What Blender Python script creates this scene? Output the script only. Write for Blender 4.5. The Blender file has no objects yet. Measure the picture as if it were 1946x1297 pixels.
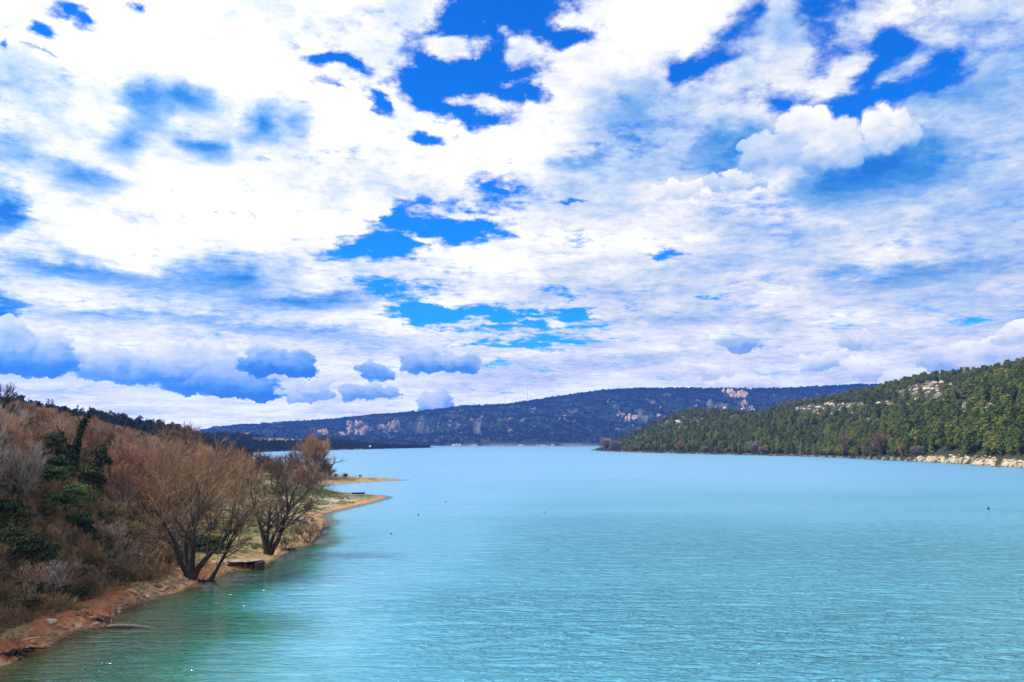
import bpy, bmesh, math, random
import numpy as np
from mathutils import Vector, Matrix

SC = bpy.context.scene
COL = SC.collection
rad = math.radians

# ------------------------------------------------------------------ camera
CAM_Z, FPX, PITCH = 15.0, 1513.0, rad(7.29)      # eye height over the lake, focal length in photo pixels, tilt up
cam_d = bpy.data.cameras.new('camera')
cam_d.lens = 28.0
cam_d.sensor_width = 36.0
cam_d.clip_start = 0.5
cam_d.clip_end = 60000
cam = bpy.data.objects.new('camera', cam_d)
COL.objects.link(cam)
cam.location = (0, 0, CAM_Z)
cam.rotation_euler = (math.pi / 2 + PITCH, 0, 0)
SC.camera = cam


def ray(px, py):
    x = (px - 973.0) / FPX
    u = (648.5 - py) / FPX
    return np.array([x, math.cos(PITCH) - u * math.sin(PITCH), math.sin(PITCH) + u * math.cos(PITCH)])


def on_water(px, py, z=0.0):
    r = ray(px, py)
    t = (z - CAM_Z) / r[2]
    return (r[0] * t, r[1] * t)


def azel(px, py):
    r = ray(px, py)
    r = r / np.linalg.norm(r)
    return math.atan2(r[0], r[1]), math.asin(r[2])


# ------------------------------------------------------------------ sun and exposure
SUN_AZ, SUN_EL = rad(-98), rad(46)               # sun stands to the left, over the left bank
sd = bpy.data.lights.new('sun', 'SUN')
sd.energy = 5.0
sd.angle = rad(0.6)
sd.color = (1.0, 0.93, 0.82)
sun = bpy.data.objects.new('sun', sd)
COL.objects.link(sun)
sdir = Vector((math.sin(SUN_AZ) * math.cos(SUN_EL), math.cos(SUN_AZ) * math.cos(SUN_EL), math.sin(SUN_EL)))
sun.rotation_euler = sdir.to_track_quat('Z', 'Y').to_euler()
sun.location = (0, 0, 900)
SC.view_settings.view_transform = 'Standard'
SC.view_settings.look = 'None'
SC.view_settings.gamma = 1.0
SC.view_settings.exposure = 0.0
SC.view_settings.use_curve_mapping = False


# ------------------------------------------------------------------ node helper
class NT:
    def __init__(self, tree):
        self.t = tree

    def n(self, kind, **kw):
        nd = self.t.nodes.new(kind)
        for k, v in kw.items():
            setattr(nd, k, v)
        return nd

    def put(self, sock, v):
        if isinstance(v, bpy.types.NodeSocket):
            self.t.links.new(v, sock)
        elif v is not None:
            sock.default_value = v

    def m(self, op, a, b=None, c=None, clamp=False):
        nd = self.n('ShaderNodeMath', operation=op)
        nd.use_clamp = clamp
        for i, v in enumerate((a, b, c)):
            self.put(nd.inputs[i], v)
        return nd.outputs[0]

    def vm(self, op, a, b=None, c=None):
        nd = self.n('ShaderNodeVectorMath', operation=op)
        for i, v in enumerate((a, b, c)):
            if v is not None:
                self.put(nd.inputs[i], v)
        return nd.outputs['Value'] if op in ('DOT_PRODUCT', 'LENGTH') else nd.outputs[0]

    def scale(self, a, s):
        nd = self.n('ShaderNodeVectorMath', operation='SCALE')
        self.put(nd.inputs[0], a)
        self.put(nd.inputs['Scale'], s)
        return nd.outputs[0]

    def sep(self, v):
        nd = self.n('ShaderNodeSeparateXYZ')
        self.put(nd.inputs[0], v)
        return nd.outputs

    def comb(self, x, y, z=0.0):
        nd = self.n('ShaderNodeCombineXYZ')
        for i, v in enumerate((x, y, z)):
            self.put(nd.inputs[i], v)
        return nd.outputs[0]

    def noise(self, v, scale, detail=4, rough=0.5, dist=0.0, col=False, lac=2.0):
        nd = self.n('ShaderNodeTexNoise')
        self.put(nd.inputs['Vector'], v)
        nd.inputs['Scale'].default_value = scale
        nd.inputs['Detail'].default_value = detail
        nd.inputs['Roughness'].default_value = rough
        nd.inputs['Distortion'].default_value = dist
        nd.inputs['Lacunarity'].default_value = lac
        return nd.outputs['Color' if col else 'Fac']

    def mr(self, v, a, b, c=0.0, d=1.0, smooth=True):
        nd = self.n('ShaderNodeMapRange')
        nd.interpolation_type = 'SMOOTHSTEP' if smooth else 'LINEAR'
        for k, x in (('Value', v), ('From Min', a), ('From Max', b), ('To Min', c), ('To Max', d)):
            self.put(nd.inputs[k], x)
        return nd.outputs['Result']

    def ramp(self, v, stops, interp='LINEAR'):
        nd = self.n('ShaderNodeValToRGB')
        cr = nd.color_ramp
        cr.interpolation = interp
        while len(cr.elements) < len(stops):
            cr.elements.new(0.5)
        for e, (p, c) in zip(cr.elements, stops):
            e.position = p
            e.color = (*c, 1.0) if len(c) == 3 else c
        self.put(nd.inputs[0], v)
        return nd.outputs[0]

    def mix(self, f, a, b, mode='MIX'):
        nd = self.n('ShaderNodeMix', data_type='RGBA', blend_type=mode)
        self.put(nd.inputs[0], f)
        for i, v in ((6, a), (7, b)):
            self.put(nd.inputs[i], (*v, 1.0) if isinstance(v, tuple) and len(v) == 3 else v)
        return nd.outputs[2]

    def mixf(self, f, a, b):
        nd = self.n('ShaderNodeMix', data_type='FLOAT')
        for i, v in ((0, f), (2, a), (3, b)):
            self.put(nd.inputs[i], v)
        return nd.outputs[0]


# ------------------------------------------------------------------ world: Nishita sky behind broken cloud
world = bpy.data.worlds.new('World')
SC.world = world
world.use_nodes = True
wt = world.node_tree
wt.nodes.clear()
W = NT(wt)
tc = W.n('ShaderNodeTexCoord')
D = W.vm('NORMALIZE', tc.outputs['Generated'])
dx, dy, dz = W.sep(D)
AZ = W.m('ARCTAN2', dx, dy)
EL = W.m('ARCSINE', dz)
# layered-cloud plane: perspective flattens the clouds towards the horizon
den = W.m('ADD', W.m('MAXIMUM', dz, 0.0), 0.10)
P = W.comb(W.m('DIVIDE', dx, den), W.m('DIVIDE', dy, den), 0.0)


def off(c, a):
    return W.m('MULTIPLY', W.m('SUBTRACT', c, 0.5), a)


HOLES = [  # breaks in the cloud: centre, radii, tilt, strength
    (945, 25, 150, 120, 0, 2.4), (880, 120, 160, 105, 0, 2.4), (865, 190, 130, 60, 8, 2.2), (985, 95, 105, 95, 0, 1.9),
    (725, 195, 50, 26, 45, 1.6), (805, 262, 62, 24, 5, 1.7), (1090, 72, 75, 26, -8, 1.6), (1010, 180, 70, 24, 0, 1.2),
    (1640, 185, 200, 62, -4, 2.6), (1760, 130, 150, 78, 6, 2.4), (1555, 15, 75, 75, 20, 1.9), (1700, 75, 70, 50, 0, 1.6),
    (1575, 105, 80, 60, 0, 1.3), (1480, 185, 60, 50, 0, 1.0), (1440, 20, 50, 90, 25, 1.1), (1360, 95, 150, 55, -38, 1.25), (1290, 130, 60, 50, 0, .9),
    (850, 425, 190, 56, 0, 2.3), (715, 480, 130, 34, -8, 2.0), (960, 370, 85, 32, 6, 1.6), (770, 400, 70, 30, 0, 1.4),
    (950, 608, 250, 36, 3, 2.1), (800, 585, 130, 26, 10, 1.7), (1065, 560, 80, 20, 0, 1.6), (1110, 595, 70, 16, 8, 1.5),
    (760, 545, 120, 26, 0, 1.3), (1060, 650, 160, 18, 0, 1.4), (930, 655, 120, 14, 0, 1.2), (950, 690, 60, 9, 0, 1.0),
    (1275, 483, 60, 15, 0, 1.8), (1345, 573, 40, 9, 0, 1.3), (1092, 393, 50, 8, 0, 1.4), (1835, 608, 50, 18, 0, 1.5),
    (1940, 603, 40, 18, 0, 1.4), (125, 24, 75, 34, 12, 1.9), (65, 48, 55, 24, 0, 1.6), (272, 20, 30, 18, 0, 1.2),
    (75, 92, 55, 13, 5, 1.3), (608, 108, 50, 18, 0, 1.4), (680, 125, 80, 18, 20, 1.1), (640, 158, 50, 12, 20, 1.1), (3, 88, 24, 34, 20, 1.4),
]
SHADES = [  # shaded undersides (+) and brighter cloud (-)
    (330, 190, 95, 42, 8, .85), (275, 215, 70, 42, 35, .8), (240, 275, 65, 60, 20, .75), (388, 292, 85, 34, 10, .85),
    (487, 238, 48, 60, 20, .75), (555, 230, 90, 60, 0, .55), (160, 345, 85, 38, 12, .65), (30, 290, 120, 60, 0, .35),
    (4, 395, 50, 75, 0, 1.4), (0, 605, 42, 75, 0, 1.3),
    (445, 522, 150, 50, -4, .85), (200, 518, 190, 36, 5, .6), (60, 512, 180, 26, 4, .5), (575, 576, 150, 26, -4, .65),
    (200, 606, 190, 22, 0, .55), (380, 570, 380, 60, 0, .3), (430, 616, 190, 22, 3, .45), (640, 640, 190, 22, 3, .4),
    (1400, 300, 190, 70, -14, .8), (1650, 320, 210, 95, 0, 1.0), (1560, 345, 120, 60, 0, .5), (1195, 205, 140, 85, 0, .45),
    (1095, 322, 60, 20, 0, .5), (1230, 285, 200, 90, 0, .25), (1690, 535, 260, 38, -2, .55), (1880, 260, 330, 330, 0, .22),
    (1700, 440, 520, 200, 0, .16), (1860, 560, 300, 120, 0, .12), (1480, 60, 160, 130, -30, .25),
    (1500, 650, 300, 50, 0, .12), (250, 720, 500, 60, 0, .12), (1050, 700, 500, 40, 0, .10),
    (1500, 330, 260, 90, 0, -.25), (650, 230, 90, 90, 0, -.5), (1270, 30, 120, 110, 0, -.45), (300, 110, 420, 170, 0, -.30), (1000, 280, 420, 110, -10, -.30),
    (500, 400, 520, 110, 10, -.30), (1000, 470, 340, 70, 0, -.22), (1300, 365, 100, 50, 0, -.35), (300, 680, 700, 30, 0, -.1),
    (150, 470, 300, 50, 0, -.15),
]
CUM = [  # cumulus heaps: centre, radii, flat-base height (-1..1), brightness at base, at top
    (1530, 262, 100, 100, -.9, .42, .98), (1465, 285, 80, 70, -.9, .50, .78), (1688, 256, 62, 84, -.9, .36, .96), (1588, 290, 70, 64, -.9, .36, .84), (1290, 365, 60, 40, -.9, .6, 1.0), (1400, 345, 60, 34, -.9, .5, .9),
    (350, 704, 116, 72, -.60, .12, .84), (440, 736, 100, 46, -.50, -.02, .60), (215, 700, 80, 56, -.5, .30, .74),
    (520, 698, 80, 46, -.42, -.05, .70), (50, 690, 96, 76, -.35, .06, .78),
    (0, 660, 70, 70, -.5, .30, .74), (715, 712, 44, 26, -.45, .16, .56), (845, 700, 74, 30, -.4, .20, .60), (858, 688, 30, 26, -.8, .42, .66),
    (705, 750, 56, 24, -.5, .34, .66), (828, 768, 42, 36, -.6, .34, .70), (575, 752, 56, 26, -.5, .50, .80), (590, 738, 34, 28, -.6, .55, .84),
    (1357, 708, 46, 24, -.5, .72, 1.0), (1580, 692, 56, 32, -.6, .62, .96), (1640, 702, 34, 34, -.9, .72, 1.0), (1385, 730, 60, 20, -.7, .80, 1.0),
    (1440, 728, 46, 20, -.8, .80, 1.0), (1890, 672, 100, 44, -.6, .60, .95), (1800, 690, 80, 30, -.6, .60, .84), (1400, 655, 42, 26, -.5, .48, .66),
    (1625, 650, 34, 30, -.6, .62, .85), (1940, 640, 60, 36, -.6, .68, .95),
]


def vnoise(x, y, seed):
    xi, yi = np.floor(x).astype(np.int64), np.floor(y).astype(np.int64)
    fx, fy = x - xi, y - yi
    fx = fx * fx * fx * (fx * (fx * 6 - 15) + 10)
    fy = fy * fy * fy * (fy * (fy * 6 - 15) + 10)

    def h(i, j):
        n = (i * 374761393 + j * 668265263 + seed * 1442695041) & 0xffffffff
        n = ((n ^ (n >> 13)) * 1274126177) & 0xffffffff
        return ((n ^ (n >> 16)) & 0xffff) / 65535.0
    a = h(xi, yi) * (1 - fx) + h(xi + 1, yi) * fx
    b = h(xi, yi + 1) * (1 - fx) + h(xi + 1, yi + 1) * fx
    return a * (1 - fy) + b * fy


def fbm(x, y, seed=0, octaves=5, gain=0.5):
    s = np.zeros_like(x)
    amp, tot, f = 1.0, 0.0, 1.0
    for o in range(octaves):
        s += amp * vnoise(x * f + 17.3 * o, y * f - 9.1 * o, seed + o)
        tot += amp
        amp *= gain
        f *= 2.03
    return s / tot                                # 0..1, mean .5


# weather map: a coarse map of direction (azimuth across, elevation up) that says where the cloud deck breaks,
# where it is shaded and where cumulus heaps stand; the shader below gives it its shape and detail
MW, MH = 2880, 760
EL0, EL1 = rad(-5), rad(90)


def m_xy(az, el):
    return (az / (2 * math.pi) + 0.5) * MW, (el - EL0) / (EL1 - EL0) * MH


rs = np.random.RandomState(11)
mapK = np.zeros((MH, MW), np.float32)
mapB = np.zeros((MH, MW), np.float32)
mapM = np.zeros((MH, MW), np.float32)
mapS = np.full((MH, MW), 0.8, np.float32)


def window(x, y, rx, ry, rot):
    R = math.hypot(rx, ry) if rot else max(rx, ry)
    Rx, Ry = (R, R) if rot else (rx, ry)
    x0, x1 = max(0, int(x - Rx) - 1), min(MW, int(x + Rx) + 2)
    y0, y1 = max(0, int(y - Ry) - 1), min(MH, int(y + Ry) + 2)
    if x1 <= x0 or y1 <= y0:
        return None
    yy, xx = np.mgrid[y0:y1, x0:x1]
    c, s = math.cos(rot), math.sin(rot)
    u, v = xx - x, yy - y
    return (slice(y0, y1), slice(x0, x1)), (u * c + v * s) / rx, (-u * s + v * c) / ry


def pix_blob(cx, cy, rx, ry, rot):
    a0, e0 = azel(cx, cy)
    sx = (azel(cx + 5, cy)[0] - azel(cx - 5, cy)[0]) / 10 * rx / (2 * math.pi) * MW
    sy = (azel(cx, cy - 5)[1] - azel(cx, cy + 5)[1]) / 10 * ry / (EL1 - EL0) * MH
    x, y = m_xy(a0, e0)
    return x, y, sx, sy, rad(-rot)


def add_cone(arr, x, y, sx, sy, rot, amp):
    w = window(x, y, sx, sy, rot)
    if w:
        sl, u, v = w
        arr[sl] += amp * np.clip(1 - np.hypot(u, v), 0, 1)


for (cx, cy, rx, ry, rot, amp) in HOLES:
    add_cone(mapK, *pix_blob(cx, cy, rx, ry, rot), -amp * 1.15)
for (cx, cy, rx, ry, rot, amp) in SHADES:
    add_cone(mapB, *pix_blob(cx, cy, rx, ry, rot), -amp * (.85 if amp > 0 else 1))
xf0, xf1 = m_xy(rad(-37), 0)[0], m_xy(rad(37), 0)[0]
for k in range(150):                              # the same weather goes on round the rest of the sky
    x, y = rs.uniform(0, MW), rs.uniform(0.10, 1.0) * MH
    s = rs.uniform(30, 110) * (0.4 + 0.9 * y / MH)
    if y < m_xy(0, rad(36))[1] and xf0 - s < x < xf1 + s:
        continue
    if k % 3 == 0:
        add_cone(mapK, x, y, s * 1.4, s * .7, rs.uniform(-.3, .3), -rs.uniform(1.2, 2.2))
    else:
        add_cone(mapB, x, y, s * 1.6, s * .7, rs.uniform(-.3, .3), -rs.uniform(-.5, .8))


def heap(x, y, sx, sy, base, b0, b1, flat):
    ybase = y + base * sy
    lobes = []
    for q in range(26):
        u = rs.uniform(-.78, .78)
        top = math.sqrt(max(0, 1 - u * u)) * rs.uniform(.35, .92)
        lobes.append((u, base + (top - base) * rs.uniform(.25, .85), rs.uniform(.20, .40)))
    lobes.sort(key=lambda t: -t[1])
    lobes.insert(0, (0, base * .3, .62))
    for (u, v, r) in lobes:
        w = window(x + u * sx, y + v * sy, sx * r * 1.1, max(sy, sx * .6) * r, 0)
        if not w:
            continue
        sl, lu, lv = w
        g = np.clip(1 - np.hypot(lu, lv), 0, 1)
        yy = np.arange(sl[0].start, sl[0].stop)[:, None] - ybase
        cut = np.clip(yy / (sy * (.12 if flat else .9)) + (.5 if flat else .1), 0, 1)
        f = (g * 2.2) * cut if flat else (g * 1.7) * cut ** 1.4
        rel = np.clip(yy / (sy * 1.5), 0, 1)
        sh = b0 - .06 + (b1 + (.22 if flat else .05) - b0) * (rel * .62 + .38 * np.clip(rel + lv * .55 - .1, 0, 1)) + 0.05 * lu * -1
        k = np.clip((g * 3.0), 0, 1) * np.minimum(cut * 1.5, 1)
        mapM[sl] = np.maximum(mapM[sl], f)
        mapS[sl] = mapS[sl] * (1 - k) + sh * k


for (cx, cy, rx, ry, base, b0, b1) in CUM:
    x, y, sx, sy, r_ = pix_blob(cx, cy, rx, ry, 0)
    heap(x, y, sx, sy, base, b0, b1, cy > 400)
for k in range(60):
    az = rs.choice([-1, 1]) * rs.uniform(38, 178)
    x, y = m_xy(rad(az), rad(rs.uniform(2, 8)))
    s = rs.uniform(10, 30)
    heap(x, y, s * 1.4, s * .6, -.5, rs.uniform(.1, .6), rs.uniform(.6, .95), True)
mapK = np.clip(mapK, -1.75, .5)
for (cx, cy, rx, ry, rot, amp) in [  # scraps of cloud drifting inside the breaks
        (870, 96, 75, 30, -5, 1.7), (1003, 108, 75, 42, -25, 1.7), (893, 198, 80, 26, 5, 2.0), (820, 90, 50, 24, 0, 1.2), (960, 160, 70, 12, -8, 1.0), (945, 60, 90, 14, 20, .7),
        (1745, 112, 110, 30, -20, 1.1), (1630, 118, 60, 22, 0, 1.0), (1585, 165, 50, 34, -40, 1.1), (1690, 150, 160, 14, -5, .7), (840, 412, 60, 20, 0, 1.3), (790, 455, 50, 12, 0, 1.1),
        (920, 415, 70, 12, 0, 1.1), (900, 610, 110, 13, 0, 1.4), (985, 592, 50, 10, 0, 1.4), (1020, 612, 80, 8, 0, 1.2), (1350, 60, 40, 60, -30, .8), (690, 470, 60, 10, 0, 1.0)]:
    add_cone(mapK, *pix_blob(cx, cy, rx, ry, rot), amp * 1.15)
wmap = bpy.data.images.new('weather_map', MW, MH, alpha=True, float_buffer=True, is_data=True)
wmap.pixels.foreach_set(np.stack([mapK * .2 + .9, mapB * .25 + .5, np.clip(mapM, 0, 1), mapS], -1).astype(np.float32).ravel())
wmap.alpha_mode = 'CHANNEL_PACKED'
wmap.update()
wmap.pack()


def weather(az, el):
    u = W.m('MULTIPLY_ADD', az, 1 / (2 * math.pi), 0.5)
    v = W.m('DIVIDE', W.m('SUBTRACT', el, EL0), EL1 - EL0)
    im = W.n('ShaderNodeTexImage', interpolation='Linear', extension='EXTEND')
    im.image = wmap
    W.put(im.inputs[0], W.comb(u, v, 0))
    return im


nz1 = W.noise(P, 3.0, 8, 0.60, 0.2, col=True)
nz2 = W.noise(D, 30.0, 5, 0.62, col=True)
nz3 = W.noise(P, 1.0, 6, 0.55, 0.3, col=True)
nf = W.noise(P, 16.0, 5, 0.65, 0.2)
ax, ay, aw = W.sep(nz1)
bx_, by_, bw = W.sep(nz2)
gx, gy, gw = W.sep(nz3)
w1 = weather(W.m('ADD', AZ, W.m('ADD', off(ax, 0.11), off(bx_, 0.030))), W.m('ADD', EL, W.m('ADD', off(ay, 0.050), off(by_, 0.018))))
k_, b_, m_ = W.sep(w1.outputs['Color'])
K = W.m('ADD', W.m('MULTIPLY', W.m('SUBTRACT', k_, 0.9), 5.0), W.m('ADD', 1.42, W.m('ADD', off(aw, 3.4), W.m('ADD', off(bw, 1.5), off(nf, 2.0)))))
B = W.m('ADD', W.m('MULTIPLY', W.m('SUBTRACT', b_, 0.5), 4.0),
        W.m('ADD', 0.79, W.m('ADD', off(ay, 1.0), W.m('ADD', off(gx, 0.85), W.m('ADD', off(by_, 0.35), off(nf, 0.55))))))
B = W.m('ADD', B, W.mr(EL, rad(13), rad(1), 0.0, 0.16))
soft = W.mr(AZ, rad(8), rad(16), 0.0, 1.0)
cover = W.mr(K, W.mixf(soft, 0.12, -0.08), W.mixf(soft, 1.15, 1.35))
w2 = weather(W.m('ADD', AZ, W.m('ADD', off(ax, 0.02), off(bx_, 0.048))), W.m('ADD', EL, W.m('ADD', off(ay, 0.010), off(by_, 0.034))))
k2, b2, m2 = W.sep(w2.outputs['Color'])
mk = W.mr(m2, 0.10, W.mr(EL, rad(8), rad(16), 0.40, 0.75))
B = W.mixf(mk, B, W.m('ADD', w2.outputs['Alpha'], W.m('ADD', off(bw, 0.45), off(ay, 0.2))))
cover = W.m('MAXIMUM', cover, mk)
sky = W.n('ShaderNodeTexSky', sky_type='NISHITA')
sky.sun_disc = False
sky.sun_elevation = SUN_EL
sky.sun_rotation = SUN_AZ
sky.altitude = 480
sky.air_density = 1.0
sky.dust_density = 0.2
sky.ozone_density = 3.0
hs = W.n('ShaderNodeHueSaturation')
hs.inputs['Saturation'].default_value = 1.45
W.put(hs.inputs['Color'], sky.outputs[0])
clear = W.mix(1.0, hs.outputs[0], (0.18, 1.55, 2.35), 'MULTIPLY')
S10 = 10.0
cl = W.ramp(B, [(0.0, (0.015, 0.20, 0.72)), (0.22, (0.07, 0.33, 0.80)), (0.45, (0.29, 0.52, 0.90)), (0.65, (0.62, 0.77, 0.96)), (0.84, (1.0, 1.0, 1.0))])
bright = W.m('ADD', W.mr(B, 0.80, 1.15, 0.0, 0.45), W.m('ADD', W.mr(EL, rad(11), rad(0), 0.0, 0.25), W.mr(AZ, rad(12), rad(-30), 0.0, 0.16)))
clv = W.scale(cl, W.m('MULTIPLY', W.m('ADD', 1.0, bright), S10))
below = W.mr(dz, -0.10, -0.01, 0.0, 1.0)
mixed = W.mix(cover, clear, clv)
bg = W.n('ShaderNodeBackground')
W.put(bg.inputs['Color'], mixed)
bg.inputs['Strength'].default_value = 0.1
world.cycles.sampling_method = 'MANUAL'
world.cycles.sample_map_resolution = 512
wo = W.n('ShaderNodeOutputWorld')
wt.links.new(bg.outputs[0], wo.inputs['Surface'])

# ================================================================== materials
MATS = {}


def mat(name, build, **kw):
    if name in MATS:
        return MATS[name]
    m = bpy.data.materials.new(name)
    m.use_nodes = True
    m.node_tree.nodes.clear()
    N = NT(m.node_tree)
    sh = build(N, **kw)
    o = N.n('ShaderNodeOutputMaterial')
    m.node_tree.links.new(sh, o.inputs['Surface'])
    MATS[name] = m
    return m


def principled(N, color, rough=0.8, spec=0.3, normal=None, **kw):
    p = N.n('ShaderNodeBsdfPrincipled')
    N.put(p.inputs['Base Color'], (*color, 1.0) if isinstance(color, tuple) and len(color) == 3 else color)
    N.put(p.inputs['Roughness'], rough)
    p.inputs['Specular IOR Level'].default_value = spec
    if normal is not None:
        N.put(p.inputs['Normal'], normal)
    for k, v in kw.items():
        N.put(p.inputs[k], v)
    return p.outputs[0]


def bump(N, h, strength=0.5, dist=0.1, normal=None):
    b = N.n('ShaderNodeBump')
    b.inputs['Strength'].default_value = strength
    b.inputs['Distance'].default_value = dist
    N.put(b.inputs['Height'], h)
    if normal is not None:
        N.put(b.inputs['Normal'], normal)
    return b.outputs[0]


def m_ground(N):
    at = N.n('ShaderNodeAttribute', attribute_name='albedo')
    pos = N.n('ShaderNodeNewGeometry').outputs['Position']
    a = N.noise(pos, 1.3, 8, 0.65)
    b = N.noise(pos, 0.12, 6, 0.6)
    c = N.noise(pos, 9.0, 3, 0.6)
    f = N.m('MULTIPLY', N.mr(a, 0.25, 0.75, 0.62, 1.38), N.m('MULTIPLY', N.mr(b, 0.3, 0.7, 0.80, 1.2), N.mr(c, 0.3, 0.7, 0.75, 1.25)))
    col = N.scale(at.outputs['Color'], f)
    return principled(N, col, 0.92, 0.15, bump(N, N.m('ADD', a, N.m('MULTIPLY', c, 0.3)), 0.6, 0.35))


def m_leaf(N, stops=None, trans=0.0):
    info = N.n('ShaderNodeObjectInfo')
    pos = N.n('ShaderNodeTexCoord').outputs['Object']
    a = N.noise(pos, 0.9, 3, 0.6)
    v = N.m('ADD', N.m('MULTIPLY', info.outputs['Random'], 0.55), N.m('MULTIPLY', N.mr(a, 0.3, 0.7), 0.45))
    col = N.ramp(v, stops)
    return principled(N, col, 0.75, 0.18)


def m_bark(N, stops=None, scale=6.0):
    info = N.n('ShaderNodeObjectInfo')
    pos = N.n('ShaderNodeTexCoord').outputs['Object']
    st = N.vm('MULTIPLY', pos, (1, 1, 0.25))
    a = N.noise(st, scale, 5, 0.65)
    v = N.m('ADD', N.m('MULTIPLY', info.outputs['Random'], 0.45), N.m('MULTIPLY', N.mr(a, 0.35, 0.65), 0.55))
    return principled(N, N.ramp(v, stops), 0.85, 0.2, bump(N, a, 0.6, 0.05))


def m_rock(N, stops=None, scale=1.0):
    info = N.n('ShaderNodeObjectInfo')
    pos = N.n('ShaderNodeTexCoord').outputs['Object']
    a = N.noise(pos, 1.4 * scale, 7, 0.65)
    b = N.noise(N.vm('MULTIPLY', pos, (0.4, 0.4, 2.6)), 2.0 * scale, 5, 0.6, 0.3)
    v = N.m('ADD', N.m('MULTIPLY', info.outputs['Random'], 0.3), N.m('MULTIPLY', N.mr(N.m('MULTIPLY', N.m('ADD', a, b), 0.5), 0.32, 0.68), 0.7))
    return principled(N, N.ramp(v, stops), 0.9, 0.2, bump(N, N.m('ADD', a, b), 0.8, 0.25))


def m_flat(N, color=(.5, .5, .5), rough=0.6, spec=0.4, metal=0.0, var=0.25, scale=3.0):
    pos = N.n('ShaderNodeTexCoord').outputs['Object']
    a = N.noise(pos, scale, 5, 0.6)
    col = N.scale(N.comb(*color), N.mr(a, 0.3, 0.7, 1 - var, 1 + var))
    return principled(N, col, rough, spec, bump(N, a, 0.15, 0.02), Metallic=metal)


def m_water(N):
    dep = N.n('ShaderNodeAttribute', attribute_name='depth').outputs['Fac']
    pos = N.n('ShaderNodeNewGeometry').outputs['Position']
    px, py, pz = N.sep(pos)
    wp = N.noise(pos, 0.05, 2, 0.5, col=True)
    p2 = N.vm('MULTIPLY_ADD', wp, (3.0, 3.0, 0), pos)
    r1 = N.noise(N.vm('MULTIPLY', p2, (0.19, 0.66, 1)), 1.0, 4, 0.6, 0.35)
    r2 = N.noise(N.vm('MULTIPLY', p2, (1.1, 3.2, 1)), 1.0, 3, 0.6, 0.3)
    r3 = N.noise(N.vm('MULTIPLY', p2, (0.05, 0.16, 1)), 1.0, 2, 0.5, 0.2)
    calm = N.noise(N.vm('MULTIPLY', pos, (0.004, 0.012, 1)), 1.0, 4, 0.55)
    amp = N.mr(calm, 0.38, 0.62, 0.45, 1.25)
    lee = N.n('ShaderNodeAttribute', attribute_name='lee').outputs['Fac']
    amp = N.m('MULTIPLY', amp, N.mr(lee, 0.0, 1.0, 1.0, 0.22))
    near = N.m('MULTIPLY', N.mr(dep, 0.05, 1.6, 0.10, 1.0), N.mr(N.m('POWER', N.m('MAXIMUM', py, 1.0), 0.5), 7.7, 20, 2.1, 0.32, smooth=False))
    r1 = N.m('POWER', N.m('SUBTRACT', 1.0, N.m('ABSOLUTE', N.m('MULTIPLY_ADD', r1, 2.6, -1.3))), 3.0)
    h = N.m('MULTIPLY', N.m('MULTIPLY', amp, near),
            N.m('ADD', N.m('MULTIPLY', r1, 0.36), N.m('ADD', N.m('MULTIPLY', r2, 0.06), N.m('MULTIPLY', r3, 0.30))))
    nrm = bump(N, h, 1.0, WATER_BUMP)
    c = N.ramp(N.mr(dep, 0.0, 2.2), [(0.0, (0.022, 0.050, 0.016)), (0.2, (0.007, 0.065, 0.038)), (0.55, (0.010, 0.14, 0.10)), (1.0, (0.10, 0.385, 0.49))])  # dark green stops also hold the bank trees' reflection
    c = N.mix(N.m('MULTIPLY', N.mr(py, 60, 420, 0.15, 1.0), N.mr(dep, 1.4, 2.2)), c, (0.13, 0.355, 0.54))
    far = N.mr(py, 70, 600, 0.0, 1.0, smooth=False)
    p = principled(N, c, N.mixf(N.m('POWER', far, 0.6), 0.085, 0.34), 0.5, nrm, IOR=1.333)
    tr = N.n('ShaderNodeBsdfTransparent')
    ms = N.n('ShaderNodeMixShader')
    N.put(ms.inputs[0], N.mr(dep, 0.0, 0.4, 0.5, 1.0))
    m_ = ms
    N.t.links.new(tr.outputs[0], m_.inputs[1])
    N.t.links.new(p, m_.inputs[2])
    return m_.outputs[0]


WATER_BUMP = 0.8
M_GROUND = mat('ground_cover', m_ground)
M_PINE = mat('pine_needles', m_leaf, stops=[(0.0, (0.020, 0.045, 0.008)), (0.4, (0.082, 0.122, 0.014)), (0.75, (0.185, 0.205, 0.028)), (1.0, (0.32, 0.28, 0.06))])
M_PINE_DARK = mat('dark_pine_needles', m_leaf, stops=[(0.0, (0.012, 0.026, 0.012)), (0.6, (0.026, 0.045, 0.016)), (1.0, (0.05, 0.06, 0.022))])
M_FAR = mat('far_foliage', m_leaf, stops=[(0.0, (0.016, 0.032, 0.020)), (0.5, (0.022, 0.042, 0.024)), (1.0, (0.034, 0.050, 0.030))])
M_OAK = mat('evergreen_leaves', m_leaf, stops=[(0.0, (0.012, 0.022, 0.008)), (0.5, (0.034, 0.052, 0.014)), (1.0, (0.10, 0.12, 0.035))])
M_FRESH = mat('fresh_green_leaves', m_leaf, stops=[(0.0, (0.04, 0.08, 0.02)), (0.6, (0.10, 0.15, 0.04)), (1.0, (0.20, 0.20, 0.06))])
M_RUST = mat('rust_brown_leaves', m_leaf, stops=[(0.0, (0.14, 0.045, 0.020)), (0.5, (0.26, 0.09, 0.035)), (1.0, (0.40, 0.17, 0.07))])
M_BARK = mat('grey_bark', m_bark, stops=[(0.0, (0.035, 0.028, 0.022)), (1.0, (0.13, 0.11, 0.09))])
M_DBARK = mat('dark_bark', m_bark, stops=[(0.0, (0.014, 0.011, 0.009)), (1.0, (0.05, 0.040, 0.032))])
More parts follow.
